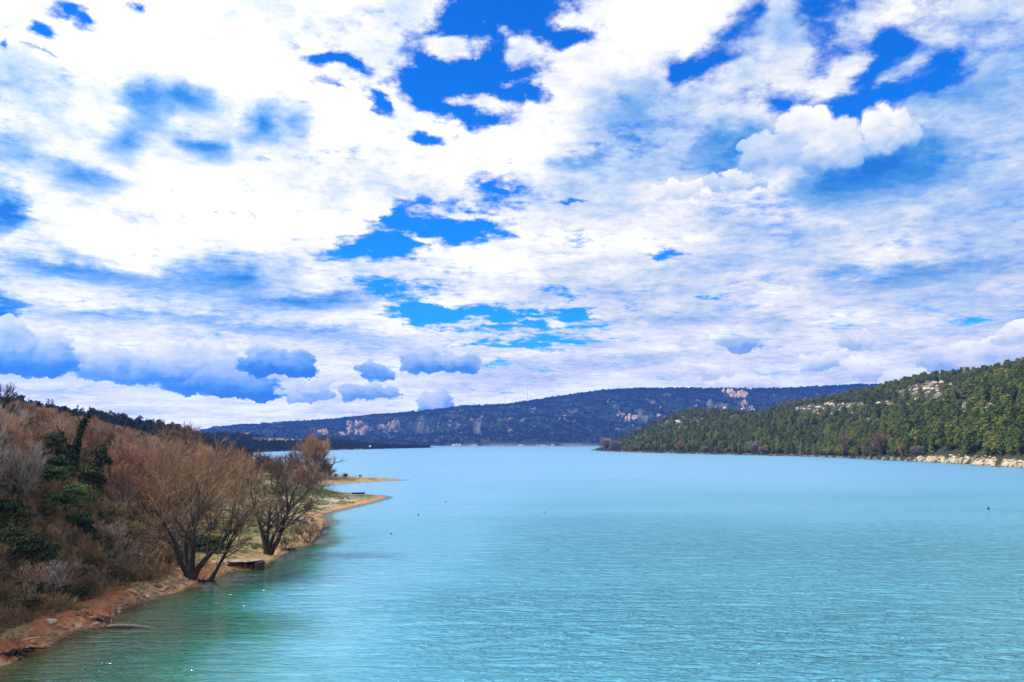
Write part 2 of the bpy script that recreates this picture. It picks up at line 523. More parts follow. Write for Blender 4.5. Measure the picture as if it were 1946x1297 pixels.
M_PBARK = mat('pale_bark', m_bark, stops=[(0.0, (0.20, 0.17, 0.14)), (1.0, (0.42, 0.37, 0.32))])
M_TWIG = mat('twigs', m_bark, stops=[(0.0, (0.16, 0.075, 0.05)), (0.3, (0.36, 0.17, 0.095)), (0.65, (0.40, 0.235, 0.16)), (1.0, (0.56, 0.38, 0.25))], scale=2.0)
M_GOLD = mat('golden_twigs', m_bark, stops=[(0.0, (0.12, 0.062, 0.030)), (1.0, (0.44, 0.26, 0.125))], scale=2.0)
M_GREYT = mat('grey_twigs', m_bark, stops=[(0.0, (0.17, 0.125, 0.105)), (1.0, (0.46, 0.37, 0.32))], scale=2.0)
M_DTWIG = mat('dark_twigs', m_bark, stops=[(0.0, (0.06, 0.036, 0.022)), (1.0, (0.22, 0.14, 0.085))], scale=2.0)
M_LIME = mat('limestone', m_rock, stops=[(0.0, (0.22, 0.16, 0.10)), (0.35, (0.48, 0.38, 0.26)), (0.7, (0.66, 0.55, 0.40)), (1.0, (0.80, 0.70, 0.56))])
M_CLIFF = mat('cliff_rock', m_rock, scale=0.05, stops=[(0.0, (0.30, 0.17, 0.10)), (0.4, (0.60, 0.40, 0.28)), (1.0, (0.82, 0.63, 0.48))])
M_STONE = mat('clay_stones', m_rock, scale=3.0, stops=[(0.0, (0.20, 0.10, 0.055)), (0.5, (0.45, 0.29, 0.18)), (1.0, (0.70, 0.56, 0.42))])
M_WATER = mat('lake_water', m_water)


# ================================================================== terrain
def z_at(px, py, Y):
    r = ray(px, py)
    return CAM_Z + r[2] / r[1] * Y


def shoreY(px, py):
    return on_water(px, py)[1]


def row(pxs, f):
    return np.array([f(p) for p in pxs])


A_PIX = [(-60, 1300), (0, 1266), (50, 1240), (95, 1222), (135, 1206), (160, 1196), (192, 1192), (204, 1180), (225, 1165), (262, 1150), (300, 1136),
         (335, 1124), (372, 1112), (400, 1103), (418, 1092), (445, 1085), (490, 1082), (512, 1068), (540, 1050), (560, 1041), (592, 1036), (606, 1022),
         (603, 1008), (622, 992), (611, 984), (618, 976), (650, 968), (700, 957), (728, 950), (737, 945.5), (728, 942.5), (690, 940), (640, 935.5), (614, 931),
         (606, 926.5), (618, 922), (660, 918.5), (720, 915.5), (776, 912.6), (740, 910.2), (690, 907.5), (640, 905), (612, 900), (590, 893), (560, 889), (520, 884), (478, 878),
         (466, 868), (480, 861), (520, 858.5), (560, 857.5), (640, 855.8), (740, 853.2), (800, 851.9), (826, 851.4), (818, 850.6), (700, 849.6), (500, 849)]
A_POLY = [on_water(*p) for p in A_PIX]
A_POLY = [(-37, -60), (-36, 0), (-35.5, 38)] + A_POLY + [(-1600, 3400), (-6000, 3400), (-6000, -60)]
B_PIX = [(2900, 975), (2400, 925), (2100, 899), (1946, 889), (1870, 884.5), (1800, 880), (1750, 877.5), (1700, 875), (1640, 872), (1550, 868), (1480, 866.4), (1420, 865), (1300, 862.3),
         (1240, 861), (1180, 859.2), (1140, 857.6), (1122, 856), (1128, 854.2), (1160, 852.6), (1250, 851.4)]
B_POLY = [on_water(*p) for p in B_PIX] + [(6000, 3400), (6000, -60), (900, -60)]


def sdf(poly, x, y):
    P_ = np.array(poly)
    Q = np.roll(P_, -1, 0)
    d = np.full(x.shape, 1e18)
    ins = np.zeros(x.shape, bool)
    for (x0, y0), (x1, y1) in zip(P_, Q):
        ex, ey = x1 - x0, y1 - y0
        wx_, wy_ = x - x0, y - y0
        t = np.clip((wx_ * ex + wy_ * ey) / (ex * ex + ey * ey), 0, 1)
        d = np.minimum(d, (wx_ - t * ex) ** 2 + (wy_ - t * ey) ** 2)
        c = ((y0 <= y) & (y1 > y)) | ((y1 <= y) & (y0 > y))
        with np.errstate(divide='ignore', invalid='ignore'):
            xi = x0 + (y - y0) / (y1 - y0 if y1 != y0 else 1e-9) * ex
        ins ^= c & (x < xi)
    return np.where(ins, 1, -1) * np.sqrt(d)


def sstep(a, b, x):
    t = np.clip((x - a) / (b - a), 0, 1)
    return t * t * (3 - 2 * t)


# right hill: shore and crest by bearing
R_SH = [(1000, 852), (1118, 856.5), (1180, 859.2), (1300, 862.3), (1420, 865), (1550, 868), (1700, 875), (1800, 880), (1946, 889), (2100, 899), (2400, 925), (2900, 975)]
R_CR = [(1000, 856, 60), (1118, 855, 60), (1130, 847, 70), (1180, 827, 150), (1230, 805, 240), (1290, 780, 330), (1340, 774, 370), (1400, 776, 400), (1450, 781, 420), (1500, 760, 430), (1560, 753, 450),
        (1640, 739, 470), (1700, 728, 480), (1750, 715, 470), (1800, 711, 450), (1860, 705, 440), (1946, 689, 430), (2100, 668, 430), (2400, 640, 420), (2900, 600, 400)]
rs_px = np.array([p[0] for p in R_SH], float)
rs_Y = np.array([shoreY(*p) for p in R_SH])
rc_px = np.array([p[0] for p in R_CR], float)
rc_Y = np.interp(rc_px, rs_px, rs_Y) + np.array([p[2] for p in R_CR], float)
rc_Z = np.array([z_at(a, b, Y) for (a, b, c), Y in zip(R_CR, rc_Y)])
# left pine hill
L_CR = [(-900, 660, 420), (-400, 690, 430), (-200, 716, 440), (0, 750, 470), (50, 762, 480), (100, 774, 500), (200, 791, 540), (300, 808, 600), (400, 821, 650), (460, 832, 700), (520, 858, 740), (600, 870, 760)]
lc_px = np.array([p[0] for p in L_CR], float)
lc_Y = np.array([p[2] for p in L_CR], float)
lc_Z = np.array([z_at(a, b, Y) for (a, b, Y) in L_CR])
# headland across the bay
H_CR = [(-900, 810), (300, 823), (400, 823), (480, 824), (540, 827), (600, 829), (650, 836), (700, 841), (760, 845), (800, 847), (826, 851.5), (860, 856)]
hc_px = np.array([p[0] for p in H_CR], float)
hs_Y = np.interp(hc_px, [480, 560, 640, 740, 826], [shoreY(480, 861), shoreY(560, 857.5), shoreY(640, 855.8), shoreY(740, 853.2), shoreY(826, 851.4)])
hc_Y = hs_Y + np.interp(hc_px, [480, 700, 830], [450, 300, 60])
hc_Z = np.array([z_at(a, b, Y) for (a, b), Y in zip(H_CR, hc_Y)])
# far ridge
F_CR = [(-900, 800), (300, 822), (400, 817), (440, 812), (500, 805), (600, 799), (650, 796), (700, 790), (760, 786), (830, 779), (880, 772), (960, 769), (1000, 763), (1040, 757), (1100, 748),
        (1150, 742), (1200, 739), (1300, 738), (1400, 739), (1500, 738), (1600, 733), (1700, 729), (1800, 724), (2000, 716), (2900, 700)]
fc_px = np.array([p[0] for p in F_CR], float)
FS_Y = 3780.0
fc_Y = np.interp(fc_px, [400, 700, 1000, 1300, 1800], [5600, 5500, 5300, 5300, 5500])
fc_Z = np.array([z_at(a, b, Y) for (a, b), Y in zip(F_CR, fc_Y)])
FOOT = np.array([(-60, -38), (40, -38), (70, -39), (90, -40.5), (105, -44), (130, -52), (180, -66), (290, -104), (400, -165), (600, -290), (3000, -2000)], float)


def height(x, y, full=False):
    x = np.asarray(x, float)
    y = np.asarray(y, float)
    yy = np.maximum(y, 1.0)
    px = 973 + 1525 * x / yy
    px = np.clip(px, -900, 2900)
    dA, dB = sdf(A_POLY, x, y), sdf(B_POLY, x, y)
    n1 = fbm(x / 3.1, y / 3.1, 3, 4) - .5
    n2 = fbm(x / 22., y / 22., 5, 4) - .5
    n3 = fbm(x / 120., y / 120., 9, 5) - .5
    dA = dA + n1 * np.where(y < 400, 1.6, 0.5)
    # --- A: left bank
    flat = 0.10 * np.minimum(dA, 8) + 0.035 * np.clip(dA - 8, 0, 60) + n2 * 0.5 * sstep(2, 14, dA)
    scarp = 0.75 * sstep(0.4, 2.2, dA) * sstep(120, 85, y)
    s = np.interp(y, FOOT[:, 0], FOOT[:, 1]) - x
    h1 = 21 * (1 - np.exp(-np.clip(s, 0, None) / 26.0)) * sstep(520, 260, y)
    h1 = h1 + (n2 * 3.0 + n1 * 0.8) * sstep(0, 12, s)
    lY, lZ = np.interp(px, lc_px, lc_Y), np.interp(px, lc_px, lc_Z) - 6
    t = (y - 260) / (lY - 260)
    h2 = np.where(t < 1, lZ * np.clip(t, 0, 1) ** 1.3, np.maximum(lZ * (1 - (t - 1) * 0.5), 2)) + n3 * 6 * sstep(0, .5, t)
    hY0, hY, hZ = np.interp(px, hc_px, hs_Y), np.interp(px, hc_px, hc_Y), np.interp(px, hc_px, hc_Z) - 7
    t3 = (y - hY0) / np.maximum(hY - hY0, 1)
    h3 = np.where(t3 < 1, np.maximum(hZ, 1) * np.clip(t3, 0, 1) ** 0.7, hZ * np.clip(2 - t3, .3, 1)) + n3 * 7 * sstep(0.1, .6, t3) * sstep(840, 600, px)
    zA = np.maximum(flat, 0) + scarp + np.where(y < 520, np.maximum(h1, 0), 0)
    zA = np.maximum(zA, np.where((t > 0) & (y < 1300), h2 * sstep(0, 60, dA), -9))
    zA = np.maximum(zA, np.where(t3 > 0, h3 * sstep(-2, 25, dA), -9))
    zA = np.where(dA > 0, zA, np.maximum(dA * 0.16, -2.5))
    # --- B: right hill
    rY0, rY, rZ = np.interp(px, rs_px, rs_Y), np.interp(px, rc_px, rc_Y), np.interp(px, rc_px, rc_Z) - 9
    dBn = dB + n1 * 1.5 + n2 * 5
    tb = np.clip((y - rY0) / np.maximum(rY - rY0, 1), 0, 3)
    prof = np.where(tb < 1, 0.86 * tb ** 0.85 + 0.14 * sstep(.2, .9, tb), 1 - (tb - 1) * .25)
    hb = rZ * prof + (n3 * 26 + n2 * 7) * np.sin(np.clip(tb, 0, 1) * math.pi)
    bank = 3.2 * sstep(0.5, 5.0, dBn) * sstep(1500, 1800, px) + 1.0 * sstep(.5, 5, dBn)
    zB = np.where(dB > 0, bank + np.maximum(hb, 0) * sstep(0, 30, dB), np.maximum(dB * 0.2, -2.5))
    # --- C: far ridge
    fY, fZ = np.interp(px, fc_px, fc_Y), np.interp(px, fc_px, fc_Z) - 9
    sy0 = FS_Y + (fbm(x / 300., x * 0 + 3., 21, 3) - .5) * 160
    tc_ = (y - sy0) / (fY - sy0)
    u = (x + 0.9 * (y - FS_Y))
    spur = np.abs(fbm(u / 520., (y - x * .2) / 1500., 31, 4) - .5) * 2
    spur2 = np.abs(fbm(u / 170., y / 500., 37, 4) - .5) * 2
    env = np.sin(np.clip(tc_, 0, 1) * math.pi) ** 0.8
    zc = np.where(tc_ < 1, fZ * np.clip(tc_, 0, 1) ** 0.85, fZ * (1 - (tc_ - 1) * .15)) + env * (-(spur * 1.0) * 170 + 45 - spur2 * 60 + n3 * 20)
    zC = np.where(tc_ > 0, np.maximum(zc, 0) + 2.5, -2.5)
    z = np.maximum(np.maximum(zA, zB), zC)
    if full:
        return z, dA, dB, tc_, px, s, tb, t, t3, n1, n2, n3, spur2
    return z


def grid_mesh(name, V, faces_ok, nr, nc, m, attrs, smooth=True):
    idx = np.arange(nr * nc).reshape(nr, nc)
    q = np.stack([idx[:-1, :-1], idx[:-1, 1:], idx[1:, 1:], idx[1:, :-1]], -1)[faces_ok].reshape(-1, 4)
    used = np.unique(q)
    remap = np.zeros(nr * nc, np.int64)
    remap[used] = np.arange(len(used))
    q = remap[q]
    me = bpy.data.meshes.new(name)
    me.vertices.add(len(used))
    me.vertices.foreach_set('co', V.reshape(-1, 3)[used].astype(np.float32).ravel())
    me.loops.add(q.size)
    me.loops.foreach_set('vertex_index', q.ravel().astype(np.int32))
    me.polygons.add(len(q))
    me.polygons.foreach_set('loop_start', np.arange(0, q.size, 4, dtype=np.int32))
    me.polygons.foreach_set('use_smooth', np.full(len(q), smooth))
    for an, arr in attrs.items():
        if arr.ndim == 3:
            at = me.attributes.new(an, 'FLOAT_COLOR', 'POINT')
            a4 = np.concatenate([arr.reshape(-1, 3)[used], np.ones((len(used), 1))], 1)
            at.data.foreach_set('color', a4.astype(np.float32).ravel())
        else:
            at = me.attributes.new(an, 'FLOAT', 'POINT')
            at.data.foreach_set('value', arr.ravel()[used].astype(np.float32))
    me.update()
    me.validate()
    me.materials.append(m)
    o = bpy.data.objects.new(name, me)
    COL.objects.link(o)
    return o


az = np.radians(np.concatenate([np.arange(-52, -33.2, .2), np.arange(-33.2, 33.2, .1), np.arange(33.2, 48.01, .2)]))
dist = np.exp(np.arange(math.log(26), math.log(7400), 0.0088))
DD, AA = np.meshgrid(dist, az, indexing='ij')
GX, GY = DD * np.sin(AA), DD * np.cos(AA)
GZ, dA, dB, tC, GPX, GS, GTB, GT, GT3, N1, N2, N3, SPUR = height(GX, GY, True)


def lerp3(a, b, w):
    return a * (1 - w[..., None]) + b * w[..., None]


c = np.zeros(GX.shape + (3,))
C3 = lambda *v: np.array(v, float)
c[:] = C3(0.050, 0.046, 0.022)
nA = fbm(GX / 9., GY / 9., 51, 5)
nB = fbm(GX / 2.2, GY / 3.5, 57, 4)
isA = dA > -6
sand = C3(0.42, 0.255, 0.125)
gravel = C3(0.40, 0.35, 0.27)
clay = C3(0.30, 0.115, 0.045)
grass = C3(0.115, 0.135, 0.035)
dry = C3(0.29, 0.235, 0.10)
leafl = C3(0.11, 0.055, 0.03)
col = lerp3(np.broadcast_to(dry, c.shape), gravel, sstep(.48, .60, nA))
col = lerp3(col, grass, sstep(.50, .62, nB) * .8)
band = sstep(205, 222, GY) * sstep(262, 240, GY) * sstep(-75, -62, GX) * sstep(.38, .5, nB * .6 + nA * .4)     # green strip on the first spit
col = lerp3(col, C3(0.075, 0.10, 0.028), band)
col = lerp3(col, sand, sstep(4.2 + 2 * N2, 2.2, dA) * sstep(95, 120, GY))
col = lerp3(col, np.broadcast_to(sand, c.shape), sstep(300, 312, GY) * sstep(-95, -80, GX) * sstep(.3, .5, 1 - nB) )
col = lerp3(col, lerp3(np.broadcast_to(clay, c.shape), C3(.38, .22, .12), sstep(.45, .6, nB)), sstep(112, 88, GY) * sstep(9, 3, dA))
col = lerp3(col, lerp3(np.broadcast_to(leafl, c.shape), C3(.10, .085, .035), sstep(.45, .6, nA)), sstep(0, 6, GS + 6 * (nB - .5)))
col = lerp3(col, C3(0.030, 0.036, 0.018), sstep(330, 420, GY))
c = np.where(isA[..., None] & (GY < 3400)[..., None], col, c)
bcol = lerp3(np.broadcast_to(C3(0.045, 0.05, 0.02), c.shape), C3(.50, .42, .30), sstep(.60, .70, nA) * 0.5 * sstep(25, 60, dB))
bcol = lerp3(bcol, C3(.52, .43, .30), np.where(GPX > 1740, sstep(9, 4, dB + 6 * N2) * sstep(.38, .5, nB), sstep(3.4, 1.5, dB + 5 * N2) * sstep(.45, .55, nB) * .8))
c = np.where((dB > -8)[..., None], bcol, c)
nC = fbm(GX / 60., GY / 110., 61, 5)
ccol = lerp3(np.broadcast_to(C3(0.026, 0.045, 0.024), c.shape), C3(.40, .36, .30), sstep(.70, .76, nC) * sstep(.95, .6, tC) * sstep(0.02, .12, tC) * .3)
ccol = lerp3(ccol, C3(.22, .18, .14), sstep(.006, .001, tC))
c = np.where((tC > -.01)[..., None], ccol, c)
c *= np.where((GZ < 0.06) & (GZ > -1.5) & (GY < 1500), 0.55, 1.0)[..., None]        # wet margin
ok = (GZ[:-1, :-1] > -1.6) | (GZ[1:, 1:] > -1.6) | (GZ[:-1, 1:] > -1.6) | (GZ[1:, :-1] > -1.6)
ground = grid_mesh('ground', np.stack([GX, GY, GZ], -1), ok, *GX.shape, M_GROUND, {'albedo': c})
ground['kind'] = 'structure'

# water: one sheet, finer towards the eye, carrying a depth that sets its colour
waz = np.radians(np.concatenate([np.arange(-180, -52, 4.), np.arange(-52, -33, .5), np.arange(-33, -5, .15), np.arange(-5, 48, .5), np.arange(48, 181, 4.)]))
wd = np.concatenate([[0.5, 8, 20], np.exp(np.arange(math.log(28), math.log(500), 0.012)), np.exp(np.arange(math.log(505), math.log(7600), 0.05))])
WD, WA = np.meshgrid(wd, waz, indexing='ij')
WX, WY = WD * np.sin(WA), WD * np.cos(WA)
front = WY > 1
wdep = np.where(front, -height(WX, WY), 2.5)
wdep = np.where((WX < -30) & ~front, 0.5, wdep)
nz_w = fbm(WX / 7., WY / 7., 71, 4)
dbank = np.clip(-sdf(A_POLY, WX, WY), 0, 60)
wdep = np.where(wdep > 0, np.minimum(wdep * (1 + np.clip(WY - 90, 0, 200) / 25.), 2.5), wdep)
lee_ = np.exp(-((dbank - 15 - 6 * nz_w) / np.clip(WY * .11, 9, 30)) ** 2) * sstep(420, 260, WY) * (WX > -60)
# depth cut near the bank: clearer water, plus tree reflection painted dark green
wdep = np.where((wdep > 0) & (dbank < 26) & (WY < 130), np.minimum(wdep, 0.03 + dbank * (0.085 + .05 * nz_w) * np.clip((WY / 72.) ** 3, .8, 9)), wdep)
okw = np.ones((WX.shape[0] - 1, WX.shape[1] - 1), bool)
lake = grid_mesh('lake_water', np.stack([WX, WY, WX * 0], -1), okw, *WX.shape, M_WATER, {'depth': wdep, 'lee': lee_})
lake['kind'] = 'structure'

# ------------------------------------------------------------------ haze
hz = bpy.data.materials.new('haze_air')
hz.use_nodes = True
hz.node_tree.nodes.clear()
H = NT(hz.node_tree)
pv = H.n('ShaderNodeVolumePrincipled')
pv.inputs['Color'].default_value = HAZE_COL if 'HAZE_COL' in globals() else (0.08, 0.26, 1.0, 1)
pv.inputs['Density'].default_value = 0.0001
pv.inputs['Anisotropy'].default_value = 0.2
ho = H.n('ShaderNodeOutputMaterial')
hz.node_tree.links.new(pv.outputs[0], ho.inputs['Volume'])
bm = bmesh.new()
bmesh.ops.create_cube(bm, size=1.0)
for v in bm.verts:
    v.co = Vector((v.co.x * 15600, 3900 + v.co.y * 8400 * 1.0, (-3.6 if v.co.z < 0 else 620)))
    v.co.y = -300 if v.co.y < 3900 else 7700
me = bpy.data.meshes.new('haze')
bm.to_mesh(me)
bm.free()
me.materials.append(hz)
haze = bpy.data.objects.new('haze', me)
COL.objects.link(haze)
haze['kind'] = 'stuff'


# ================================================================== builders
def tag(o, label=None, cat=None, group=None, kind=None):
    if label:
        o['label'] = label
    if cat:
        o['category'] = cat
    if group:
        o['group'] = group
    if kind:
        o['kind'] = kind
    return o


def mesh_from(name, V, F, mats, midx=None, smooth=False):
    me = bpy.data.meshes.new(name)
    V = np.asarray(V, np.float32)
    me.vertices.add(len(V))
    me.vertices.foreach_set('co', V.ravel())
    sizes = np.array([len(f) for f in F], np.int32) if not isinstance(F, np.ndarray) else np.full(len(F), F.shape[1], np.int32)
    flat = F.ravel() if isinstance(F, np.ndarray) else np.concatenate([np.asarray(f) for f in F])
    me.loops.add(len(flat))
    me.loops.foreach_set('vertex_index', flat.astype(np.int32))
    me.polygons.add(len(sizes))
    me.polygons.foreach_set('loop_start', np.concatenate([[0], np.cumsum(sizes)[:-1]]).astype(np.int32))
    if midx is not None:
        me.polygons.foreach_set('material_index', np.asarray(midx, np.int32))
    me.polygons.foreach_set('use_smooth', np.full(len(sizes), smooth))
    for m in mats:
        me.materials.append(m)
    me.update()
    return me


def obj(name, me, parent=None, loc=(0, 0, 0), rot=0.0, scale=1.0):
    o = bpy.data.objects.new(name, me)
    COL.objects.link(o)
    o.location = loc
    o.rotation_euler = rot if hasattr(rot, '__len__') else (0, 0, rot)
    o.scale = scale if hasattr(scale, '__len__') else (scale,) * 3
    if parent:
        o.parent = parent
    return o


RS = np.random.RandomState(5)


def tubes(segs):
    """segs: list of (polyline points, radii, sides) -> V, F(quads)"""
    Vs, Fs, n0 = [], [], 0
    for pts, rr, k in segs:
        pts = np.asarray(pts, float)
        n = len(pts)
        t = np.gradient(pts, axis=0)
        t /= np.linalg.norm(t, axis=1)[:, None] + 1e-9
        ref = np.array([0.31, 0.95, 0.07]) if abs(t[0, 1]) < .8 else np.array([1., 0, 0])
        a = np.cross(t, ref)
        a /= np.linalg.norm(a, axis=1)[:, None] + 1e-9
        b = np.cross(t, a)
        th = np.arange(k) / k * 2 * math.pi
        ring = pts[:, None, :] + (a[:, None, :] * np.cos(th)[None, :, None] + b[:, None, :] * np.sin(th)[None, :, None]) * np.asarray(rr)[:, None, None]
        Vs.append(ring.reshape(-1, 3))
        i = np.arange(n - 1)[:, None] * k + n0
        j = np.arange(k)[None, :]
        j2 = (j + 1) % k
        Fs.append(np.stack([i + j, i + j2, i + k + j2, i + k + j], -1).reshape(-1, 4))
        n0 += n * k
    return np.concatenate(Vs), np.concatenate(Fs)


def branch(p, d, L, n, wob, up, rs):
    """a wandering polyline"""
    pts = [np.array(p, float)]
    d = np.array(d, float)
    for i in range(n):
        d = d + rs.normal(0, wob, 3) + np.array([0, 0, up])
        d /= np.linalg.norm(d)
        pts.append(pts[-1] + d * L / n)
    return np.array(pts), d


def perp(d, ang, az_, rs):
    d = d / np.linalg.norm(d)
    a = np.cross(d, [0.2, 0.3, 0.9])
    a /= np.linalg.norm(a) + 1e-9
    b = np.cross(d, a)
    return d * math.cos(ang) + (a * math.cos(az_) + b * math.sin(az_)) * math.sin(ang)


def bare_tree(seed, H=7.0, stems=3, lean=(0, 0), spread=0.45, r0=0.16, n1=7, n2=6, n3=7, up=.10, tw=0.011, stem_dirs=None, twist=.09, l1=.55, clear=.3):
    """winter tree: returns trunk, branches and twigs as three tube sets"""
    rs = np.random.RandomState(seed)
    T, Bq, Q = [], [], []
    for s_ in range(stems):
        az_ = s_ / max(stems, 1) * 2 * math.pi + rs.uniform(-.4, .4)
        if stem_dirs is not None:
            d0 = np.array(stem_dirs[s_][:3], float)
            hh = H * (stem_dirs[s_][3] if len(stem_dirs[s_]) > 3 else 1)
        else:
            tl = spread * rs.uniform(.4, 1.0) if stems > 1 else 0.08
            d0 = np.array([math.cos(az_) * tl + lean[0], math.sin(az_) * tl + lean[1], 1.0])
            hh = H * rs.uniform(.8, 1.0)
        d0 /= np.linalg.norm(d0)
        pts, _ = branch((rs.uniform(-.1, .1) * (stems > 1), rs.uniform(-.1, .1) * (stems > 1), -0.3), d0, hh * .82 + .3, 9, twist, up * .6, rs)
        rr = r0 * rs.uniform(.75, 1.1) * (1 - np.linspace(0, 1, 10) ** .8 * .88)
        rr[0] *= 1.5
        T.append((pts, rr, 7))
        for i in range(n1 + 2):
            f = clear + (1 - clear) * (i + rs.uniform(0, .9)) / (n1 + 2)
            k = min(f * 9, 8.999)
            i0 = int(k)
            p = pts[i0] * (1 - (k - i0)) + pts[i0 + 1] * (k - i0)
            dd = pts[i0 + 1] - pts[i0]
            r1 = np.interp(f, np.linspace(0, 1, 10), rr) * .6
            d1 = perp(dd, rs.uniform(.5, 1.0), rs.uniform(0, 2 * math.pi), rs)
            L1 = hh * l1 * (1.15 - f * .65) * rs.uniform(.7, 1.1)
            p1, e1 = branch(p, d1, L1, 6, .14, up * 1.6, rs)
            rr1 = np.maximum(r1 * (1 - np.linspace(0, 1, 7) * .8), tw * 1.3)
            Bq.append((p1, rr1, 5))
            for j in range(n2):
                g = .2 + .8 * (j + rs.uniform(0, 1)) / n2
                k2 = min(g * 6, 5.999)
                j0 = int(k2)
                q = p1[j0] * (1 - (k2 - j0)) + p1[j0 + 1] * (k2 - j0)
                d2 = perp(p1[j0 + 1] - p1[j0], rs.uniform(.35, .85), rs.uniform(0, 2 * math.pi), rs)
                L2 = L1 * rs.uniform(.35, .6)
                p2, e2 = branch(q, d2, L2, 4, .13, up * 1.6, rs)
                Bq.append((p2, np.maximum(r1 * .42 * (1 - np.linspace(0, 1, 5) * .7), tw * 1.15), 3))
                for l in range(n3):
                    h_ = .15 + .85 * (l + rs.uniform(0, 1)) / n3
                    k3 = min(h_ * 4, 3.999)
                    l0 = int(k3)
                    w_ = p2[l0] * (1 - (k3 - l0)) + p2[l0 + 1] * (k3 - l0)
                    d3 = perp(p2[l0 + 1] - p2[l0], rs.uniform(.25, .8), rs.uniform(0, 2 * math.pi), rs)
                    p3, e3 = branch(w_, d3, L2 * rs.uniform(.4, .9) + .15, 3, .15, up * 1.8, rs)
                    Q.append((p3, tw * np.array([1.0, .9, .7, .35]), 3))
    return tubes(T), tubes(Bq), tubes(Q)


def leaf_cloud(seed, lobes, n, size, jitter=.7, flat=1.0):
    """many small leaf clumps spread over a set of lobes (centre, radii)"""
    rs = np.random.RandomState(seed)
    w = np.array([(l[3] * l[4]) ** 1.0 for l in lobes])
    w /= w.sum()
    ch = rs.choice(len(lobes), n, p=w)
    L = np.array(lobes)[ch]
    d = rs.normal(size=(n, 3))
    d /= np.linalg.norm(d, axis=1)[:, None]
    d[:, 2] = np.where(d[:, 2] < -.35, -d[:, 2], d[:, 2])
    rr = 1 - rs.uniform(0, 1, n) ** 2 * .45
    rr += rs.normal(0, .07, n)
    c_ = L[:, :3] + d * np.stack([L[:, 3], L[:, 3], L[:, 4]], -1) * rr[:, None]
    nn = d * np.array([1, 1, 1.2]) + rs.normal(0, jitter, (n, 3)) + np.array([0, 0, .25])
    nn /= np.linalg.norm(nn, axis=1)[:, None]
    a = np.cross(nn, rs.normal(size=(n, 3)))
    a /= np.linalg.norm(a, axis=1)[:, None]
    b = np.cross(nn, a)
    sa = size * rs.uniform(.5, 1.2, n)[:, None]
    sb = size * rs.uniform(.3, .8, n)[:, None]
    lift = nn * size * .22
    V = np.stack([c_ - a * sa, c_ - b * sb + lift, c_ + a * sa, c_ + b * sb + lift * rs.uniform(-1, 1, n)[:, None]], 1).reshape(-1, 3)
    F = np.arange(4 * n).reshape(-1, 4)
    return V, F


def pine_parts(seed, H=12.0, wide=1.0, n=1500, size=.42, kind='round'):
    rs = np.random.RandomState(seed)
    lobes = []
    cl = {'round': .18, 'cone': .06, 'flat': .45}[kind]
    nl = 17
    for i in range(nl):
        f = (i + rs.uniform(0, 1)) / nl
        z = H * (cl + (1 - cl) * f) * .94
        if kind == 'cone':
            R = 2.9 * wide * (1 - f) ** .7 + .35
        elif kind == 'flat':
            R = 3.4 * wide * math.sqrt(max(0.05, 1 - (f * 1.6 - .9) ** 2 / 1.2))
        else:
            R = 3.3 * wide * math.sin(math.pi * min(.98, .22 + f * .72)) ** .8
        an = i * 2.4 + rs.uniform(-.5, .5)
        q = rs.uniform(.25, .8) * R
        lr = max(.6, R * rs.uniform(.36, .60))
        lobes.append((math.cos(an) * q, math.sin(an) * q, z, lr, lr * rs.uniform(.65, .95)))
    cV, cF = leaf_cloud(seed + 1, lobes, n, size, .34)
    tr = [(np.array([[0, 0, -.6], [rs.uniform(-.15, .15), 0, H * .35], [rs.uniform(-.3, .3), rs.uniform(-.3, .3), H * .9]]), [.24, .17, .05], 6)]
    for k in range(0, nl, 3):
        l = lobes[k]
        tr.append((np.array([[0, 0, l[2] * .82], [l[0] * .5, l[1] * .5, l[2] * .93], [l[0], l[1], l[2]]]), [.08, .06, .03], 4))
    tV, tF = tubes(tr)
    return (tV, tF), (cV, cF)


PINES = []
spec = [('round', 12, 1.0), ('round', 10, 1.15), ('cone', 13, .95), ('round', 14, .9), ('flat', 12, .95), ('cone', 11, .85), ('round', 8, 1.2), ('round', 11, .85)]
for i, (k, h, w) in enumerate(spec):
    (tV, tF), (cV, cF) = pine_parts(100 + i * 7, h, w, 1500, .40, k)
    tm = mesh_from('pine_trunk', tV, tF, [M_BARK], smooth=True)
    cm = mesh_from('pine_crown', cV, cF, [M_PINE])
    cmd = mesh_from('pine_crown_dark', cV, cF, [M_PINE_DARK])
    jV = np.concatenate([tV, cV])
    jF = np.concatenate([tF, cF + len(tV)])
    mi = np.concatenate([np.zeros(len(tF)), np.ones(len(cF))])
    jm = mesh_from('pine_tree', jV, jF, [M_BARK, M_PINE], mi)
    jmd = mesh_from('pine_tree_dark', jV, jF, [M_BARK, M_PINE_DARK], mi)
    PINES.append((h, tm, cm, cmd, jm, jmd))


def ground_z(x, y):
    return float(height(np.array([x]), np.array([y]))[0])


def hit(px, py, y0=60, y1=7000):
    """first ground point seen through a photo position"""
    r = ray(px, py)
    Y = np.exp(np.linspace(math.log(y0), math.log(y1), 900))
    X = r[0] / r[1] * Y
    Z = CAM_Z + r[2] / r[1] * Y
    h_ = height(X, Y)
    k = np.argmax(h_ >= Z)
    if not (h_ >= Z).any():
        k = np.argmin(np.abs(h_ - Z) / Y)
    return X[k], Y[k], h_[k]


def to_px(x, y, z):
    yc = y * math.cos(PITCH) + (z - CAM_Z) * math.sin(PITCH)
    zc = -y * math.sin(PITCH) + (z - CAM_Z) * math.cos(PITCH)
    return 973 + FPX * x / yc, 648.5 - FPX * zc / yc


